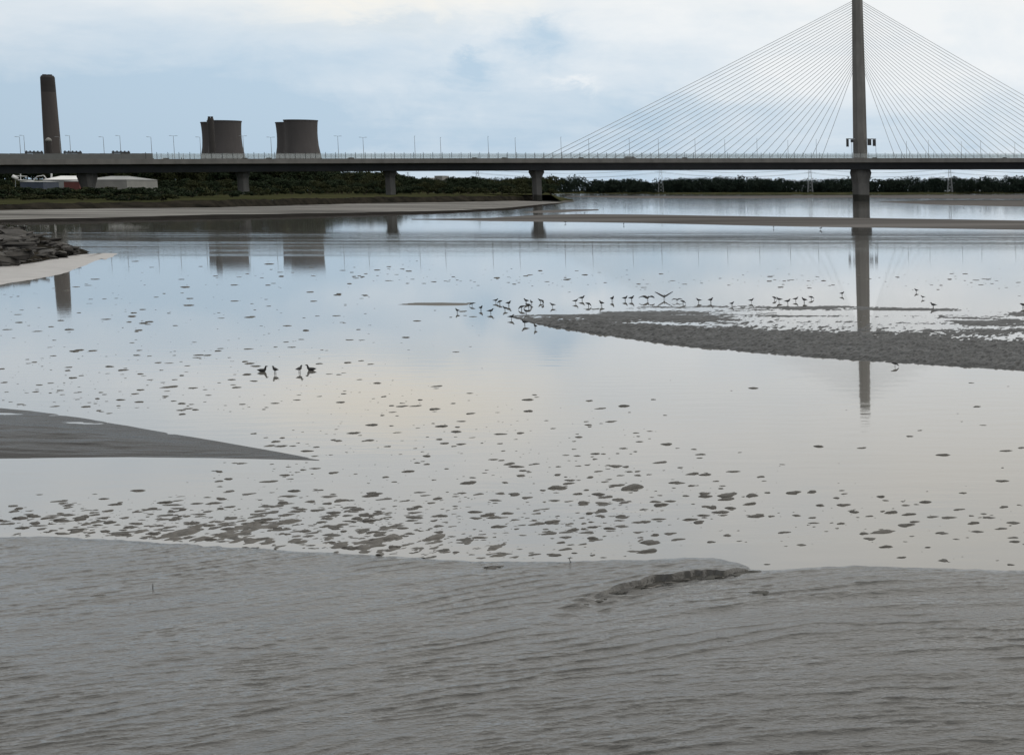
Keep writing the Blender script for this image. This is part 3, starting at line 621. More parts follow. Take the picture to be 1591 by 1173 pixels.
def stack(name, u, rt, Y, wt, wb, label, topf=.86):
    k = Y / F; b = at(u, rt, Y); h = float(b[2]) - 3; o = empty(name, (b[0], b[1], 3)); tag(o, label, 'chimney')
    r0, r1 = wb * k / 2, wt * k / 2; rr = lambda t: r0 + (r1 - r0) * t
    m_ = MB(); m_.rings(spin([(0, r0), (h * topf, rr(topf))], 32)); m_.build('shaft', MAT['stack'], o, False)
    m_ = MB(); m_.rings(spin([(h * topf + .01, rr(topf)), (h * .985, r1), (h, r1 * .86)], 32)); t_ = m_.build('top', MAT['stacktop'], o, False)
    return o, h, r1, t_
ch, h_, r_, t_ = stack('chimney', 73.5, 118, YT, 19, 25, 'very tall tapering grey chimney with sooty top at left')
for a in (0, 2.1, 4.2):
    m_ = MB(); m_.tube((r_ * .42 * math.cos(a), r_ * .42 * math.sin(a), h_ - 1), (r_ * .42 * math.cos(a), r_ * .42 * math.sin(a), h_ + 1.5), r_ * .33, n=14); m_.build('flue', MAT['stacktop'], t_)
k = 2200 / F; b = at(75, 214, 2200); h = float(at(76, 214, 2200)[2]) - 3
o = empty('silo', (b[0], b[1], 3)); tag(o, 'small dark tower with a pale domed cap in front of the chimney base', 'silo')
m_ = MB(); m_.rings(spin([(0, 4.2 * k), (h - 5, 4.2 * k)], 24)); m_.build('shaft', MAT['stacktop'], o)
m_ = MB(); m_.rings(spin([(h - 5, 4.5 * k), (h - 2.5, 4.0 * k), (h - 1, 2.4 * k), (h, .8 * k)], 24)); m_.build('cap', MAT['cream'], o, True)
o, h_, r_, t_ = stack('stack', 327, 184, 2230, 8.6, 9.2, 'slender dark twin-flue stack standing before the left cooling towers', .9)
for x in (-1, 1):
    m_ = MB(); m_.tube((x * r_ * .5, 0, h_ - .5), (x * r_ * .5, 0, h_ + 2.2), r_ * .42, n=12); m_.build('flue', MAT['stacktop'], t_)
for ch_ in o.children:
    if ch_.name.startswith('shaft'): ch_.data.materials[0] = MAT['stacktop']

# ------------------------------------------------------------------ buildings on the bank
def building(name, u0, u1, rbase_z, rwall, rridge, Y, depth, label, cat, wall, roof, hip=.15, windows=0):
    a = at(u0, 297, Y); b = at(u1, 297, Y); wd = float(b[0] - a[0]); zw = float(at(u0, rwall, Y)[2]) - rbase_z; zr = float(at(u0, rridge, Y)[2]) - rbase_z
    o = empty(name, ((a[0] + b[0]) / 2, Y + depth / 2, rbase_z)); tag(o, label, cat)
    m_ = MB(); m_.box((0, 0, zw / 2), (wd, depth, zw)); m_.build('wall', wall, o)
    x, y = wd / 2 + .3, depth / 2 + .3; rx = wd / 2 - hip * wd
    v = [(-x, -y, zw), (x, -y, zw), (x, y, zw), (-x, y, zw), (-rx, 0, zr), (rx, 0, zr)]
    m_ = MB(); m_.add(v, [(0, 1, 5, 4), (1, 2, 5), (2, 3, 4, 5), (3, 0, 4), (3, 2, 1, 0)]); m_.build('roof', roof, o)
    for i in range(windows):
        m_ = MB(); m_.box((-wd / 2 + (i + .5) * wd / windows, -depth / 2 - .03, zw * .55), (wd / windows * .55, .06, zw * .3)); m_.build('window', MAT['dark'], o)
    return o
building('warehouse', 128, 198, 4, 279.5, 273.6, 850, 26, 'long pale grey warehouse with a low hipped roof right of the left pier', 'warehouse', MAT['cream'], MAT['greyroof'], .3)
building('shed', 100, 124, 4, 282.2, 280.5, 830, 12, 'small dark red shed left of the leftmost bridge pier', 'shed', MAT['redwall'], MAT['greyroof'])
building('shed', 68, 126, 4, 279.5, 273.2, 880, 22, 'wide shed with pale grey roof behind the red shed', 'shed', MAT['greyroof'], MAT['white'], .12)
building('shed', 32, 68, 4, 283, 281.5, 850, 12, 'low navy shed at the far left under the bridge', 'shed', MAT['bluewall'], MAT['greyroof'])
building('tower_block', 676, 688, 3, 273.6, 273.2, 1650, 16, 'pale green-grey block building rising above the trees', 'building', MAT['cream'], MAT['greyroof'], .1, 3)
building('office_block', 664, 674, 3, 277.6, 276.4, 1680, 16, 'low pale building just left of the taller block among trees', 'building', MAT['greyroof'], MAT['cream'], .1, 3)
# white process pipework
kx = 880 / F
base = at(45, 297, 895); o = empty('pipework', (base[0], 895, 4)); tag(o, 'white pipes, tank and mast above the navy shed at far left', 'pipework')
def pw(u, v): p = at(u, v, 895); return (float(p[0] - base[0]), 0.0, float(p[2] - 4))
m_ = MB(); a, b = pw(20, 274), pw(27, 278); m_.tube(a, b, .9, .9, 12); m_.build('tank', MAT['white'], o, True)
for (p, q, r) in (((22, 273.5), (42, 274.5), .22), ((32, 269), (32, 281), .25), ((28, 280), (52, 281.5), .3), ((52, 281.5), (58, 274.5), .25), ((58, 274.5), (68, 273), .25), ((68, 273), (72, 278), .22), ((80, 268), (80, 280), .45)):
    m_ = MB(); m_.tube(pw(*p), pw(*q), r); m_.build('pipe', MAT['white'], o)
for u in (24, 32, 52, 70, 80):
    m_ = MB(); m_.tube(pw(u, 300.5), pw(u, 278), .15); m_.build('support', MAT['steel'], o)
# caravans on the rise behind
for i, (u, w_) in enumerate(((237, 5), (250.5, 4), (257, 3), (266, 6), (274, 6))):
    p = at(u, 269.5, 1500.); o = empty('caravan', (p[0], 1500, p[2] - 1.6)); tag(o, 'small white caravan on the wooded rise under the bridge, ' + ordinal(i, 5), 'caravan', 'white caravans on the rise')
    wd = w_ * 1500 / F; m_ = MB(); m_.rings([[(-wd / 2, y, .4), (-wd / 2 * 1.02, y, 1.6), (-wd / 2 * .85, y, 2.4), (wd / 2 * .85, y, 2.4), (wd / 2, y, 1.5), (wd / 2, y, .4)] for y in (-1.1, 1.1)]); m_.build('body', MAT['white'], o)
    m_ = MB(); m_.box((0, -1.13, 1.6), (wd * .5, .06, .55)); m_.build('window', MAT['dark'], o)
    m_ = MB(); m_.tube((0, -1, .3), (0, -.8, .3), .3, n=10); m_.build('wheel', MAT['dark'], o)

# ------------------------------------------------------------------ trees
def crown_arrays(r, nl, w_, h_, leaves, size, lo=.18):
    """leaf faces over a heap of lobes; width w_, height h_ above 0"""
    C = np.stack([r.normal(0, w_ * .24, nl), r.normal(0, w_ * .24, nl), r.uniform(h_ * lo, h_ * .78, nl)], -1)
    C[:, :2] *= (1.15 - .55 * np.abs(C[:, 2:3] / h_ - .4)); rad = r.uniform(.16, .27, nl) * min(w_, h_ * 1.1)
    idx = r.integers(0, nl, leaves); d = r.normal(size=(leaves, 3)); d /= np.linalg.norm(d, axis=1)[:, None]; d[:, 2] = np.where(d[:, 2] < -.35, -d[:, 2], d[:, 2])
    p = C[idx] + d * (rad[idx] * r.uniform(.72, 1.06, leaves))[:, None]
    nn = d + r.normal(0, .55, (leaves, 3)); nn /= np.linalg.norm(nn, axis=1)[:, None]
    t1 = np.cross(nn, r.normal(size=(leaves, 3))); t1 /= np.linalg.norm(t1, axis=1)[:, None]; t2 = np.cross(nn, t1)
    s = (size * r.uniform(.6, 1.4, leaves))[:, None]
    q = np.stack([p - t1 * s, p - t2 * s * .6, p + t1 * s, p + t2 * s * .6], 1)
    q[..., 2] = np.maximum(q[..., 2], .05)
    return q
def quads_mesh(name, Q):
    n = len(Q); me = bpy.data.meshes.new(name); me.vertices.add(4 * n); me.vertices.foreach_set('co', Q.reshape(-1).astype(np.float32))
    me.loops.add(4 * n); me.loops.foreach_set('vertex_index', np.arange(4 * n, dtype=np.int32)); me.polygons.add(n); me.polygons.foreach_set('loop_start', np.arange(0, 4 * n, 4, dtype=np.int32))
    me.update(calc_edges=True); me.validate(); return me
protos = []
for i in range(6):
    r = np.random.default_rng(40 + i); h = 10.; Q = crown_arrays(r, 22, r.uniform(8, 10.5), h * .92, 2600, .36, .08); Q[..., 2] += 1.0
    cm = quads_mesh('crown', Q); cm.materials.append(MAT['leaf' if i % 3 else 'leaf2'])
    tb = MB(); tb.tube((0, 0, -.5), (.1, .1, 4.5), .32, .18, 7); tb.tube((.1, .1, 3.2), (1.6, .5, 6.5), .15, .06, 5); tb.tube((.1, .1, 3.0), (-1.4, -.6, 6.2), .15, .06, 5); tb.tube((.1, .1, 4.4), (.2, -.3, 8), .17, .05, 5)
    tm = mesh('trunk', tb.v, tb.f); tm.materials.append(MAT['bark']); protos.append((cm, tm))
bprotos = []
for i in range(4):
    r = np.random.default_rng(60 + i); Q = crown_arrays(r, 14, 4.6, 3.0, 1100, .24); cm = quads_mesh('crown', Q); cm.materials.append(MAT['leaf2' if i % 2 else 'leaf'])
    tb = MB(); [tb.tube((0, 0, -.3), (.9 * math.cos(a), .9 * math.sin(a), 1.8), .09, .04, 5) for a in (0, 1.6, 3.1, 4.6)]; tm = mesh('stem', tb.v, tb.f); tm.materials.append(MAT['bark']); bprotos.append((cm, tm))
def tree(u, Y, z0, height, label, group, w_=1.0, bush=False):
    p = at(u, 297, Y); cm, tm = random.choice(bprotos if bush else protos); hh = 3.0 if bush else 10.
    o = empty('bush' if bush else 'tree', (p[0], Y, z0), random.uniform(0, 6.28)); k = height / hh; o.scale = (k * w_, k * w_, k); tag(o, label, 'bush' if bush else 'tree', group)
    obj('crown', cm, None, o); obj('stem' if bush else 'trunk', tm, None, o)
def zskyl(u, row_, Y): return float(at(u, row_, Y)[2])
from mathutils.bvhtree import BVHTree
bv = BVHTree.FromPolygons([tuple(p) for p in GP.reshape(-1, 3)], [(int(a), int(a) + 1, int(a) + GP.shape[1] + 1, int(a) + GP.shape[1]) for rr_ in range(GP.shape[0] - 1) for a in (np.arange(GP.shape[1] - 1) + rr_ * GP.shape[1])])
def land(x, y):
    h = bv.ray_cast(Vector((x, y, 400)), Vector((0, 0, -1)))[0]; return h.z if h else None
def ltree(u, Y, row_, label, group, bush=False, w_=1.0):
    p = at(u, 297, Y); z = land(float(p[0]), float(Y))
    if z is None or z < .8: return
    h = (zskyl(u, row_, Y) - z) * (1.10 if not bush else 1.05)
    if h < 1.0: return
    tree(u, Y, z - .1, h, label, group, w_, bush)
SKU = [-60, 180, 300, 420, 470, 505, 530, 560, 582, 600, 622, 645, 668, 690, 702, 720, 733, 752, 775, 795, 806, 826, 850, 872]
SKR = [252, 252, 252, 253, 256, 264, 270, 269, 267, 268, 273, 276, 278, 280, 277, 279, 274.5, 280, 280.5, 281, 276.5, 277, 276, 276.5]
r2 = random.Random(5)
def seg(u):
    for lim, t in ((55, 'at the left picture edge'), (133, 'left of the leftmost pier'), (200, 'beside the pale warehouse'), (300, 'right of the warehouse'), (376, 'just left of the second pier'),
                   (490, 'just right of the second pier'), (604, 'just left of the third pier'), (690, 'just right of the third pier'), (760, 'around the left lattice pylon'), (832, 'just left of the fourth pier')):
        if u < lim: return t
    return 'right of the fourth pier'
u = -40
while u < 872:                                   # back row sets the skyline
    Y = 1250 if u < 610 else 1500; ltree(u, Y + r2.uniform(-60, 60), np.interp(u, SKU, SKR) + r2.uniform(-.6, 1.6), 'dark tree on the left shore skyline, ' + seg(u), 'trees on the left shore skyline', w_=1.15)
    u += r2.uniform(7, 10)
u = -40
while u < 868:                                   # middle row
    if not (60 < u < 200): ltree(u, r2.uniform(1000, 1120), r2.uniform(278, 284) if u < 600 else r2.uniform(284, 288), 'rounded dark tree before the skyline trees, ' + seg(u), 'trees under the bridge, left shore', w_=1.2)
    u += r2.uniform(12, 18)
u = 5
while u < 860:
    ltree(u, r2.uniform(880, 980), r2.uniform(289, 294) if u > 200 else r2.uniform(287, 292), 'low bush by the wood, ' + seg(u), 'bushes at the foot of the wood', True, 1.3)
    u += r2.uniform(10, 15)
u = -10
while u < 420:                                   # scrub nearest the water
    p_ = r2.uniform(560, 700)
    ltree(u, p_, (r2.uniform(290.5, 296) if u < 330 else r2.uniform(296, 300)), 'dark scrub bush on the left bank, ' + seg(u), 'scrub on the left bank', True, 1.6)
    if u < 260: ltree(u + 5, r2.uniform(470, 540), r2.uniform(300, 304), 'low scrub bush at the bank edge, ' + seg(u), 'scrub along the bank edge', True, 1.7)
    u += r2.uniform(8, 12)
# distant wood on the far shore: one mass
Qs = []
ru = np.random.default_rng(77)
for k in range(760):
    u = ru.uniform(560, 2100); layer = k % 2; p = ground(u, 301.6, 0); f_ = 1.02 + .035 * layer + ru.uniform(0, .02)
    x, y = p[0] * f_, p[1] * f_
    topr = np.interp(u, [560, 860, 880, 900, 930, 960, 1000, 1050, 1110, 1150, 1180, 1230, 1300, 1340, 1362, 1380, 1420, 1470, 1520, 1560, 1591, 2100], [280, 278, 275.5, 277, 279.5, 279.5, 279.5, 278, 277.5, 276.2, 278.5, 279.5, 278.8, 278, 280.5, 278, 277.5, 276.8, 277.5, 275.5, 277, 277])
    h = (zskyl(u, topr, y) - 2.5) * (ru.uniform(.65, 1.0) if layer == 0 else ru.uniform(.82, 1.08)); Q = crown_arrays(ru, 12, h * ru.uniform(1.0, 1.7), h * 1.12, 330, 1.5, .02); Q[..., 0] += x; Q[..., 1] += y; Q[..., 2] += 2.0
    Qs.append(Q)
me = quads_mesh('distant_wood', np.concatenate(Qs)); o = obj('distant_wood', me, MAT['leaffar']); tag(o, 'continuous dark wood along the far shore of the estuary', 'wood', kind='stuff')

# ------------------------------------------------------------------ electricity pylons
def lattice(h, wb, wt):
    b = MB(); n = 8
    for sx in (-1, 1):
        for sy in (-1, 1): b.tube((sx * wb, sy * wb, 0), (sx * wt, sy * wt, h * .93), .22, .16, 4)
    for k in range(n):
        z0, z1 = h * .93 * k / n, h * .93 * (k + 1) / n; w0, w1 = wb + (wt - wb) * k / n, wb + (wt - wb) * (k + 1) / n
        for sy in (-1, 1):
            b.tube((-w0, sy * w0, z0), (w1, sy * w1, z1), .12, n=4); b.tube((w0, sy * w0, z0), (-w1, sy * w1, z1), .12, n=4)
            b.tube((sy * w0, -w0, z0), (sy * w1, w1, z1), .12, n=4)
    b.tube((0, 0, h * .9), (0, 0, h), .25, .1, 4); return mesh('tower', b.v, b.f)
lat = lattice(50, 4.2, .9); lat.materials.append(MAT['steel'])
PU = [(743, 2350, 252, 'behind the bridge left of the third pier from the left'), (1027, 2950, 250, 'behind the bridge midway under the left stay cables'), (1259, 2950, 251, 'behind the bridge just left of the main pylon'), (1476, 2950, 251, 'behind the bridge right of the main pylon'), (635, 3900, 265.5, 'far small one above trees right of a bridge pier'), (706, 4500, 272, 'tiny one above the trees left of the lattice pylon')]
PP = []
for u, Y, rt, lb in PU:
    p = at(u, 297, Y); h = zskyl(u, rt, Y) - 4; k = h / 50; o = empty('electricity_pylon', (p[0], Y, 3.5), .3); o.scale = (k, k, k)
    tag(o, 'grey steel lattice electricity pylon ' + lb, 'pylon', 'electricity pylons'); obj('tower', lat, None, o)
    for z, w_ in ((32, 9), (39, 7.5), (45, 6)):
        m_ = MB(); m_.tube((-w_, 0, z), (0, 0, z + 1.6), .12, .2, 4); m_.tube((w_, 0, z), (0, 0, z + 1.6), .12, .2, 4); m_.tube((-w_, 0, z), (w_, 0, z), .13, n=4); m_.build('crossarm', MAT['steel'], o)
    PP.append((float(p[0]), Y, h))
order = [0, 1, 2, 3]; ext = PP[3]; chain = [PP[i] for i in order] + [(ext[0] + 330, 2960, ext[2])]
for (a, b), pn in zip(zip(chain[:-1], chain[1:]), ('between the left lattice pylon and the second one', 'between the second and third lattice pylons', 'crossing behind the main bridge pylon', 'right of the rightmost lattice pylon')):
    for z, hn in ((.64, 'lowest'), (.78, 'middle'), (.9, 'topmost')):
        for sx, sn in ((-1, 'left-side'), (1, 'right-side')):
            m_ = MB(); rings = []
            for k in range(17):
                t = k / 16; p = np.array([a[0] + (b[0] - a[0]) * t + sx * 7, a[1] + (b[1] - a[1]) * t, 3.5 + (a[2] + (b[2] - a[2]) * t) * z - 4 * t * (1 - t) * 8])
                rings.append([(p[0], p[1] + .13 * math.cos(q), p[2] + .13 * math.sin(q)) for q in (0, 2.1, 4.2)])
            m_.rings(rings); o = m_.build('power_line', MAT['dark']); tag(o, f'thin {hn} {sn} power line {pn}', 'power line', 'power lines')

# ------------------------------------------------------------------ birds
def bird_body(kind):
    b = MB(); n = 10
    # spine from tail tip to bill tip: (x, z, half width, half height)
    if kind == 'swim': sp2 = [(-.26, .12, .012, .008), (-.20, .115, .05, .03), (-.10, .10, .085, .075), (.02, .09, .10, .09), (.12, .10, .085, .085), (.17, .16, .05, .06), (.19, .24, .034, .04), (.22, .30, .04, .042), (.27, .30, .026, .022), (.33, .29, .006, .006)]
    elif kind == 'feed': sp2 = [(-.26, .27, .012, .008), (-.20, .26, .045, .025), (-.10, .235, .07, .06), (.02, .215, .085, .08), (.11, .19, .07, .07), (.17, .15, .042, .045), (.21, .11, .034, .036), (.24, .075, .03, .03), (.265, .045, .012, .014), (.285, .01, .005, .005)]
    else: sp2 = [(-.28, .19, .012, .008), (-.21, .195, .045, .022), (-.11, .20, .07, .055), (.01, .205, .085, .082), (.10, .225, .07, .078), (.145, .28, .045, .05), (.165, .325, .038, .04), (.19, .345, .038, .036), (.235, .338, .018, .016), (.29, .325, .005, .005)]
    P = np.array(sp2); T = np.gradient(P[:, :2], axis=0); T /= np.linalg.norm(T, axis=1)[:, None]
    rings = []
    for (x, z, hw, hh), t in zip(sp2, T):
        nx, nz = -t[1], t[0]
        rings.append([(x + nx * hh * math.sin(q), hw * math.cos(q), z + nz * hh * math.sin(q)) for q in np.linspace(0, 2 * math.pi, n, endpoint=False)])
    b.rings(rings)
    if kind.startswith('wing'):
        up = kind.endswith('up')
        for sy in (-1, 1):
            pts = [(0, .05, .24), (0, .22, .33 if up else .33), (-.02, .40, .44 if up else .36), (-.06, .58, .55 if up else .31), (-.12, .74, .62 if up else .22)]
            ch = [.30, .30, .26, .19, .05]
            b.rings([[(x + c_ * .45, sy * y, z + .22 * c_), (x + c_ * .1, sy * y, z + .03 + .05 * c_), (x - c_ * .5, sy * y, z - .24 * c_), (x, sy * y, z - .02)] for (x, y, z), c_ in zip(pts, ch)])
    return mesh('gull', b.v, b.f, True)
BK = {k: bird_body(k) for k in ('stand', 'feed', 'swim', 'wing_up', 'wing_down')}
for m_ in BK.values(): m_.materials.append(MAT['gull'])
lgm = MB(); lgm.tube((0, 0, -.02), (.01, 0, .16), .011, .014, 6); lgm.box((.02, 0, .004), (.06, .035, .008)); leg_me = mesh('leg', lgm.v, lgm.f); leg_me.materials.append(MAT['leg'])
def bird(u, v, kind, rz, size, label, group, z=.012):
    p = ground(u, v, z); o = obj('gull', BK[kind]); o.location = (p[0], p[1], z if kind != 'swim' else -.012); o.rotation_euler = (0, 0, rz); o.scale = (size * .60,) * 3
    tag(o, label, 'bird', group)
    if kind != 'swim':
        for y in (-.035, .035):
            q = obj('leg', leg_me, None, o); q.location = (.02, y, 0)
    return o
flock = [(711, 486), (734, 475), (747, 482), (762, 487), (770, 470), (777, 472), (785, 482), (790, 475), (794, 496), (811, 481), (818, 471), (821, 478), (818, 487), (826, 473), (840, 470), (843, 472), (859, 477), (816, 505), (832, 510.5)]
flock.sort()
rb_ = random.Random(9)
for i, (u, v) in enumerate(flock):
    kd = 'feed' if i % 4 == 1 else 'stand'
    bird(u, v, kd, rb_.choice([0, math.pi, .5, 2.6, -.6, 3.7]) + rb_.uniform(-.3, .3), rb_.uniform(.85, 1.1), 'dark gull in the flock at the shoal tip, ' + ordinal(i, len(flock)), 'gulls at the tip of the shoal')
mid = [(894, 471), (904, 466.5), (914, 476), (935, 475), (951, 468), (971, 467), (981, 467), (1061, 472), (1086, 470), (1104, 470), (1137, 475), (1167, 470), (1203, 466), (1211, 469), (1223.5, 472), (1236, 468), (1250, 470), (1260, 465), (1308, 459), (1424, 454), (1434, 464), (1450.5, 478), (1589, 478)]
for i, (u, v) in enumerate(mid):
    kd = 'feed' if i % 5 == 2 else 'stand'
    bird(u, v, kd, rb_.choice([0, math.pi, .4, 2.8, -.5]) + rb_.uniform(-.3, .3), rb_.uniform(.9, 1.2) * (.8 if u in (1137, 1308, 1424, 1434) else 1.0), 'dark gull standing behind the shoal, ' + ordinal(i, len(mid)) + ' in that row', 'gulls behind the shoal')
bird(1006, 467, 'wing_down', math.pi / 2 - .25, 1.0, 'dark gull with wings arched out at the shoal, left of the two largest', 'gulls spreading their wings')
bird(1032, 465, 'wing_up', math.pi / 2 + .2, 1.0, 'dark gull with wings raised in a wide V above the shoal', 'gulls spreading their wings')
bird(1052, 468.5, 'wing_down', math.pi / 2 + .5, .62, 'small gull with drooped open wings right of the V-winged gull', 'gulls spreading their wings')
bird(1390, 569.5, 'feed', .2, .8, 'lone dark bird at the front edge of the mud shoal near the pylon reflection', 'lone birds')
for i, (u, v, kd, rz) in enumerate(((407, 577, 'swim', 0), (428, 580, 'stand', 2.6), (465, 579, 'stand', 1.4), (484, 575, 'swim', math.pi))):
    bird(u, v, kd, rz, 1.0, 'dark bird paddling in the open shallows at left, ' + ordinal(i, 4) + ' of four', 'four birds in the open shallows')
far_b = [(809.5, 333.5, .0), (878.6, 347, .0), (908, 332, .0), (969, 350, .0), (1202, 355, 0), (1497, 324, 0), (1275, 357, 0)]
for i, (u, v, z) in enumerate(far_b):
    bird(u, v, 'stand', rb_.uniform(0, 6.28), 1.6, 'tiny dark bird by the far sandbar, ' + ordinal(i, len(far_b)) + ' of those', 'birds by the sandbar')

# ------------------------------------------------------------------ mud clods and drift
def clod_mesh(i):
    r = np.random.default_rng(200 + i); b = MB(); n = 12; rings = []
    ph1, ph2 = r.uniform(0, 6, 2); lob = [1 + .24 * math.sin(2 * q + ph1) + .2 * math.sin(3 * q + ph2) + .2 * r.uniform(-1, 1) for q in np.linspace(0, 6.28, n)]
    ex_ = r.uniform(.55, 1)
    for z, k in ((-.15, 1.02), (.02, 1.0), (.16, .86), (.27, .55)):
        rings.append([(lob[j] * k * math.cos(2 * math.pi * j / n), lob[j] * k * ex_ * math.sin(2 * math.pi * j / n), z + (.07 * r.uniform(-1, 1) if z > .1 else 0)) for j in range(n)])
    b.rings(rings); return b
CM = [clod_mesh(i) for i in range(12)]
CME = []
for i_, b in enumerate(CM): m_ = mesh('mud_clod', b.v, b.f, True); m_.materials.append(MAT['clodpale' if i_ % 4 == 3 else 'clod']); CME.append(m_)
rc = np.random.default_rng(314)
spots = []                                      # (u, v, width px, zone)
def scatter(n, fn, zone, wlo, whi):
    k = 0
    while k < n:
        u, v, ok = fn()
        if ok: spots.append((u, v, wlo + (whi - wlo) * rc.random() ** 2.6, zone)); k += 1
ridge_up = lambda u: np.interp(u, [0, 70, 150, 220, 330, 430, 490], [632, 640, 651, 663, 682, 700, 713])
edge_v = lambda u: np.interp(u, edge[:, 0], edge[:, 1])
def z_left():
    u = rc.uniform(0, 760); v = 404 + 240 * rc.random() ** .85
    dens = np.interp(u, [0, 300, 520, 760], [1, 1, .6, .12]) * np.interp(v, [404, 425, 500, 640], [.4, .9, .9, 1.1])
    return u, v, rc.random() < dens and v < ridge_up(u) - 3 and not (u < 165 and v < 455 - u * .3)
scatter(520, z_left, 0, 1.8, 13)
def z_far():
    u = rc.uniform(520, 1591); v = rc.normal(np.interp(u, [520, 900, 1591], [424, 436, 440]), 8); return u, v, 408 < v < 466
scatter(230, z_far, 1, 2.0, 9)
def z_mid():
    u = rc.uniform(330, 1010); v = rc.uniform(585, 748); return u, v, v > np.interp(u, [330, 490, 620, 1010], [680, 655, 590, 640]) + rc.normal(0, 12) and rc.random() < np.interp(v, [590, 700, 748], [.35, .7, 1]) and not (u < 496 and v < 718 and v > ridge_up(u) - 4)
scatter(280, z_mid, 2, 2.2, 16)
def z_band():
    u = rc.uniform(-10, 1000); c_ = edge_v(u) - np.interp(u, [0, 200, 450, 700, 1000], [16, 26, 40, 52, 60]); v = rc.normal(c_, np.interp(u, [0, 250, 450, 1000], [14, 20, 27, 34])); return u, v, 738 < v < edge_v(u) + 1 and rc.random() < np.interp(u, [0, 120, 300, 620, 800, 1000], [.35, .7, 1, .95, .7, .45])
scatter(1150, z_band, 3, 2.4, 22)
def z_right():
    u = rc.uniform(880, 1600); v = rc.normal(np.interp(u, [880, 1100, 1300, 1591], [775, 790, 800, 825]), 36); return u, v, 690 < v < edge_v(u) - 3 and rc.random() < np.interp(u, [880, 1200, 1600], [1, .75, .5])
scatter(300, z_right, 4, 2, 23)
def z_open():
    u = rc.uniform(880, 1591); v = rc.uniform(585, 730); return u, v, True
scatter(26, z_open, 5, 3, 20)
ZL = {0: ('small dark mud clod in the scatter on the left shallows beyond the dark ridge', 'clods on the left shallows'), 1: ('tiny dark mud clod in the far band of specks behind the gulls', 'clods in the far band'),
      2: ('dark mud clod on the middle shallows between the ridge tip and dense drift', 'clods on the middle shallows'), 3: ('brown mud clod in the dense drift along the foreground mud edge, left half', 'clods in the dense drift'),
      4: ('dark mud clod in the thinner drift on the right shallows', 'clods on the right shallows'), 5: ('isolated dark mud clod on the open bright shallows at right', 'clods on the open shallows')}
def clod_label(u, v, w_, zn):
    size = 'large' if w_ > 24 else 'medium' if w_ > 15 else 'small'
    side = ['far left', 'left', 'left of centre', 'centre', 'right of centre', 'right', 'far right'][int(min(max(u, 0), 1590) / 1591 * 7)]
    depth = {3: ('back edge', 'middle', 'front edge')[0 if v < edge_v(u) - 60 else 1 if v < edge_v(u) - 25 else 2] + ' of dense drift', 4: ('farther' if v < 790 else 'nearer') + ' thin drift', 0: 'left shallows beyond the dark ridge', 1: 'far band of specks', 2: ('farther' if v < 690 else 'nearer') + ' middle shallows', 5: 'open bright shallows'}[zn]
    return f'{size} mud clod, {depth}, {side}'
hand = [(1008, 856, 30, 4), (1052, 838, 22, 4), (1010, 843, 34, 4), (1104, 842, 20, 4), (1262, 764, 22, 4), (1094, 767, 22, 4), (1135, 768, 30, 4), (1448, 803, 20, 4), (1463, 828, 22, 4), (1402, 866, 16, 4), (935, 781, 22, 3), (891, 823, 20, 3), (968, 631, 22, 2), (800, 725, 34, 2), (982, 757, 40, 4), (865, 758, 36, 3), (596, 838, 40, 3), (240, 829, 24, 3), (186, 828, 32, 3), (160, 775, 20, 3), (420, 748, 28, 3), (1090, 706, 20, 5), (1340, 696, 15, 5), (1406, 785, 18, 4), (745, 835, 24, 3), (648, 719, 12, 2), (680, 600, 16, 0), (1575, 835, 18, 4), (282, 627, 14, 0), (265, 601, 24, 0)]
spots += [(u, v, w_ * .82, z) for u, v, w_, z in hand]
spots.sort(key=lambda q: -q[2])
Vs = []; Fs = []; nv_ = 0
for i, (u, v, wpx, zn) in enumerate(spots):
    p = ground(u, v, 0); m_per = float(p[1]) / F; wd = wpx * m_per / 2; j = int(rc.integers(0, 12)); rz = rc.uniform(-.35, .35) + (math.pi if rc.random() < .5 else 0)
    sx, sy, sz = wd, wd * rc.uniform(.7, 1.3), wd * rc.uniform(.35, .8)
    if zn == 3 and rc.random() < .5: sz *= .5
    if i < 300:
        o = obj('mud_clod', CME[j]); o.location = (p[0], p[1], 0); o.rotation_euler = (0, 0, rz); o.scale = (sx, sy, sz); tag(o, clod_label(u, v, wpx, zn), 'mud clod', ZL[zn][1])
    else:
        a = np.array(CM[j].v) * np.array([sx, sy, sz]); ca, sa = math.cos(rz), math.sin(rz); a = np.stack([a[:, 0] * ca - a[:, 1] * sa + p[0], a[:, 0] * sa + a[:, 1] * ca + p[1], a[:, 2]], -1)
        Vs.append(a); Fs += [tuple(q + nv_ for q in f_) for f_ in CM[j].f]; nv_ += len(a)
o = obj('mud_specks', mesh('mud_specks', np.concatenate(Vs), Fs, True), MAT['clod']); tag(o, 'countless small dark mud specks strewn over the shallow water', 'mud', kind='stuff')
# single pieces lying on the foreground mud and shallows
def piece(name, u, v, wpx, hrel, mat, label, cat, spiky=False, seed=0, tilt=0.0):
    p = ground(u, v, .06); z = float(near_height(np.array([p[0]]), np.array([p[1]]))[0]) if v > edge_v(u) else 0
    p = ground(u, v, z); wd = wpx * float(p[1]) / F / 2; b = clod_mesh(seed + 50); r = np.random.default_rng(seed)
    if spiky:
        for k in range(16):
            a = r.uniform(0, 6.28); l_ = r.uniform(.6, 1.25); b.tube((0, 0, .1), (l_ * math.cos(a), .7 * l_ * math.sin(a), r.uniform(-.02, .5)), .10, .02, 5)
    o = b.build(name, mat, None, not spiky); o.location = (p[0], p[1], z - .004); o.scale = (wd, wd * .8, wd * hrel); o.rotation_euler = (0, 0, tilt); tag(o, label, cat)
piece('seaweed_clump', 1181, 920, 32, .35, MAT['weed'], 'ragged black seaweed clump lying on the foreground mud at right', 'seaweed', True, 3)
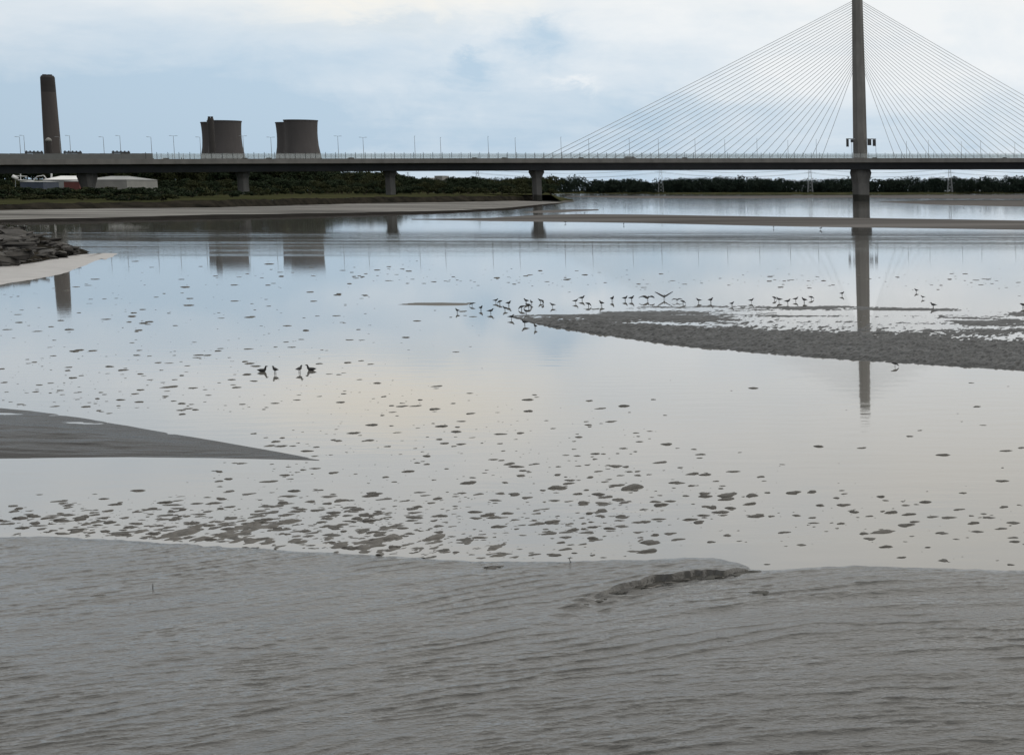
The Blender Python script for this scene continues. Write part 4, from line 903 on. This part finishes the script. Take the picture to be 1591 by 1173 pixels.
piece('mud_lump', 1372, 826, 46, .3, MAT['clodpale'], 'largest pale slanting mud lump in the right shallows', 'mud lump', False, 5, .35)
piece('mud_lump', 153, 925, 29, .35, MAT['clodpale'], 'flat greenish mud lump alone on the foreground mud at left', 'mud lump', False, 6)
piece('mud_lump', 767, 881, 30, .3, MAT['clod'], 'dark ragged mud lump just inside the foreground mud edge, centre', 'mud lump', True, 7)
piece('mud_lump', 1140, 996, 25, .25, MAT['clod'], 'flat dark mud lump on the lower foreground mud right of centre', 'mud lump', False, 8)
piece('pebble', 1220, 911, 7, .6, MAT['weed'], 'small black pebble right of the seaweed clump', 'pebble', False, 9)
piece('pebble', 203, 937, 6, .5, MAT['weed'], 'small black pebble right of the flat greenish lump', 'pebble', False, 10)
piece('mud_lump', 1043, 939, 18, .2, MAT['clod'], 'thin dark mud lump just below the eroded step', 'mud lump', False, 12)
gul = []; rg = random.Random(21)  # dark chunks added to stand for the shade under the gully lip
for k in range(26):
    q = k / 25; gul.append((1166 - 262 * q + rg.uniform(-4, 4), float(np.interp(1166 - 262 * q, [904, 940, 970, 1000, 1020, 1050, 1080, 1125, 1150, 1172], [937, 926, 915, 909, 901, 898, 894, 892, 889, 884])) + rg.uniform(0, 4), rg.uniform(16, 34) * (1 - .4 * q)))
for i, (u, v, w_) in enumerate(sorted(gul)):
    piece('undercut_shade_chunk', u, v, w_, rg.uniform(.22, .42), MAT['weed'], 'dark mud chunk added as undercut shade along the foreground gully, ' + ordinal(i, len(gul)), 'mud chunk', i % 3 == 0, 20 + i, rg.uniform(0, .6))
tw = [(237, 917, 9, 0.2), (888, 874, 9, -.6)]
tl = ['upright thin twig in the foreground mud at left', 'bent twig at the foreground mud edge, centre']
for (u, v, hp, ln), lb in zip(tw, tl):
    p = ground(u, v, .05); z = float(near_height(np.array([p[0]]), np.array([p[1]]))[0]) if v > edge_v(u) else 0.0; k = float(p[1]) / F
    m_ = MB(); m_.tube((0, 0, -.03), (ln * hp * k * .6, 0, hp * k * .6), .006, .005, 5); m_.tube((ln * hp * k * .6, 0, hp * k * .6), (ln * hp * k * .2, .01, hp * k), .005, .003, 5)
    o = m_.build('twig', MAT['weed']); o.location = (p[0], p[1], max(z, 0)); tag(o, lb, 'twig')

# alike neighbours are told apart by their order from the left
from collections import defaultdict
same = defaultdict(list)
for o in sc.objects:
    if o.parent is None and 'label' in o and o.get('category') in ('mud clod', 'tree', 'bush'): same[o['label']].append(o)
for lb, os_ in same.items():
    if len(os_) < 2: continue
    os_.sort(key=lambda q: q.location.x / q.location.y)
    for i, o in enumerate(os_): o['label'] = lb + ', ' + ordinal(i, len(os_)).replace('the ', '')
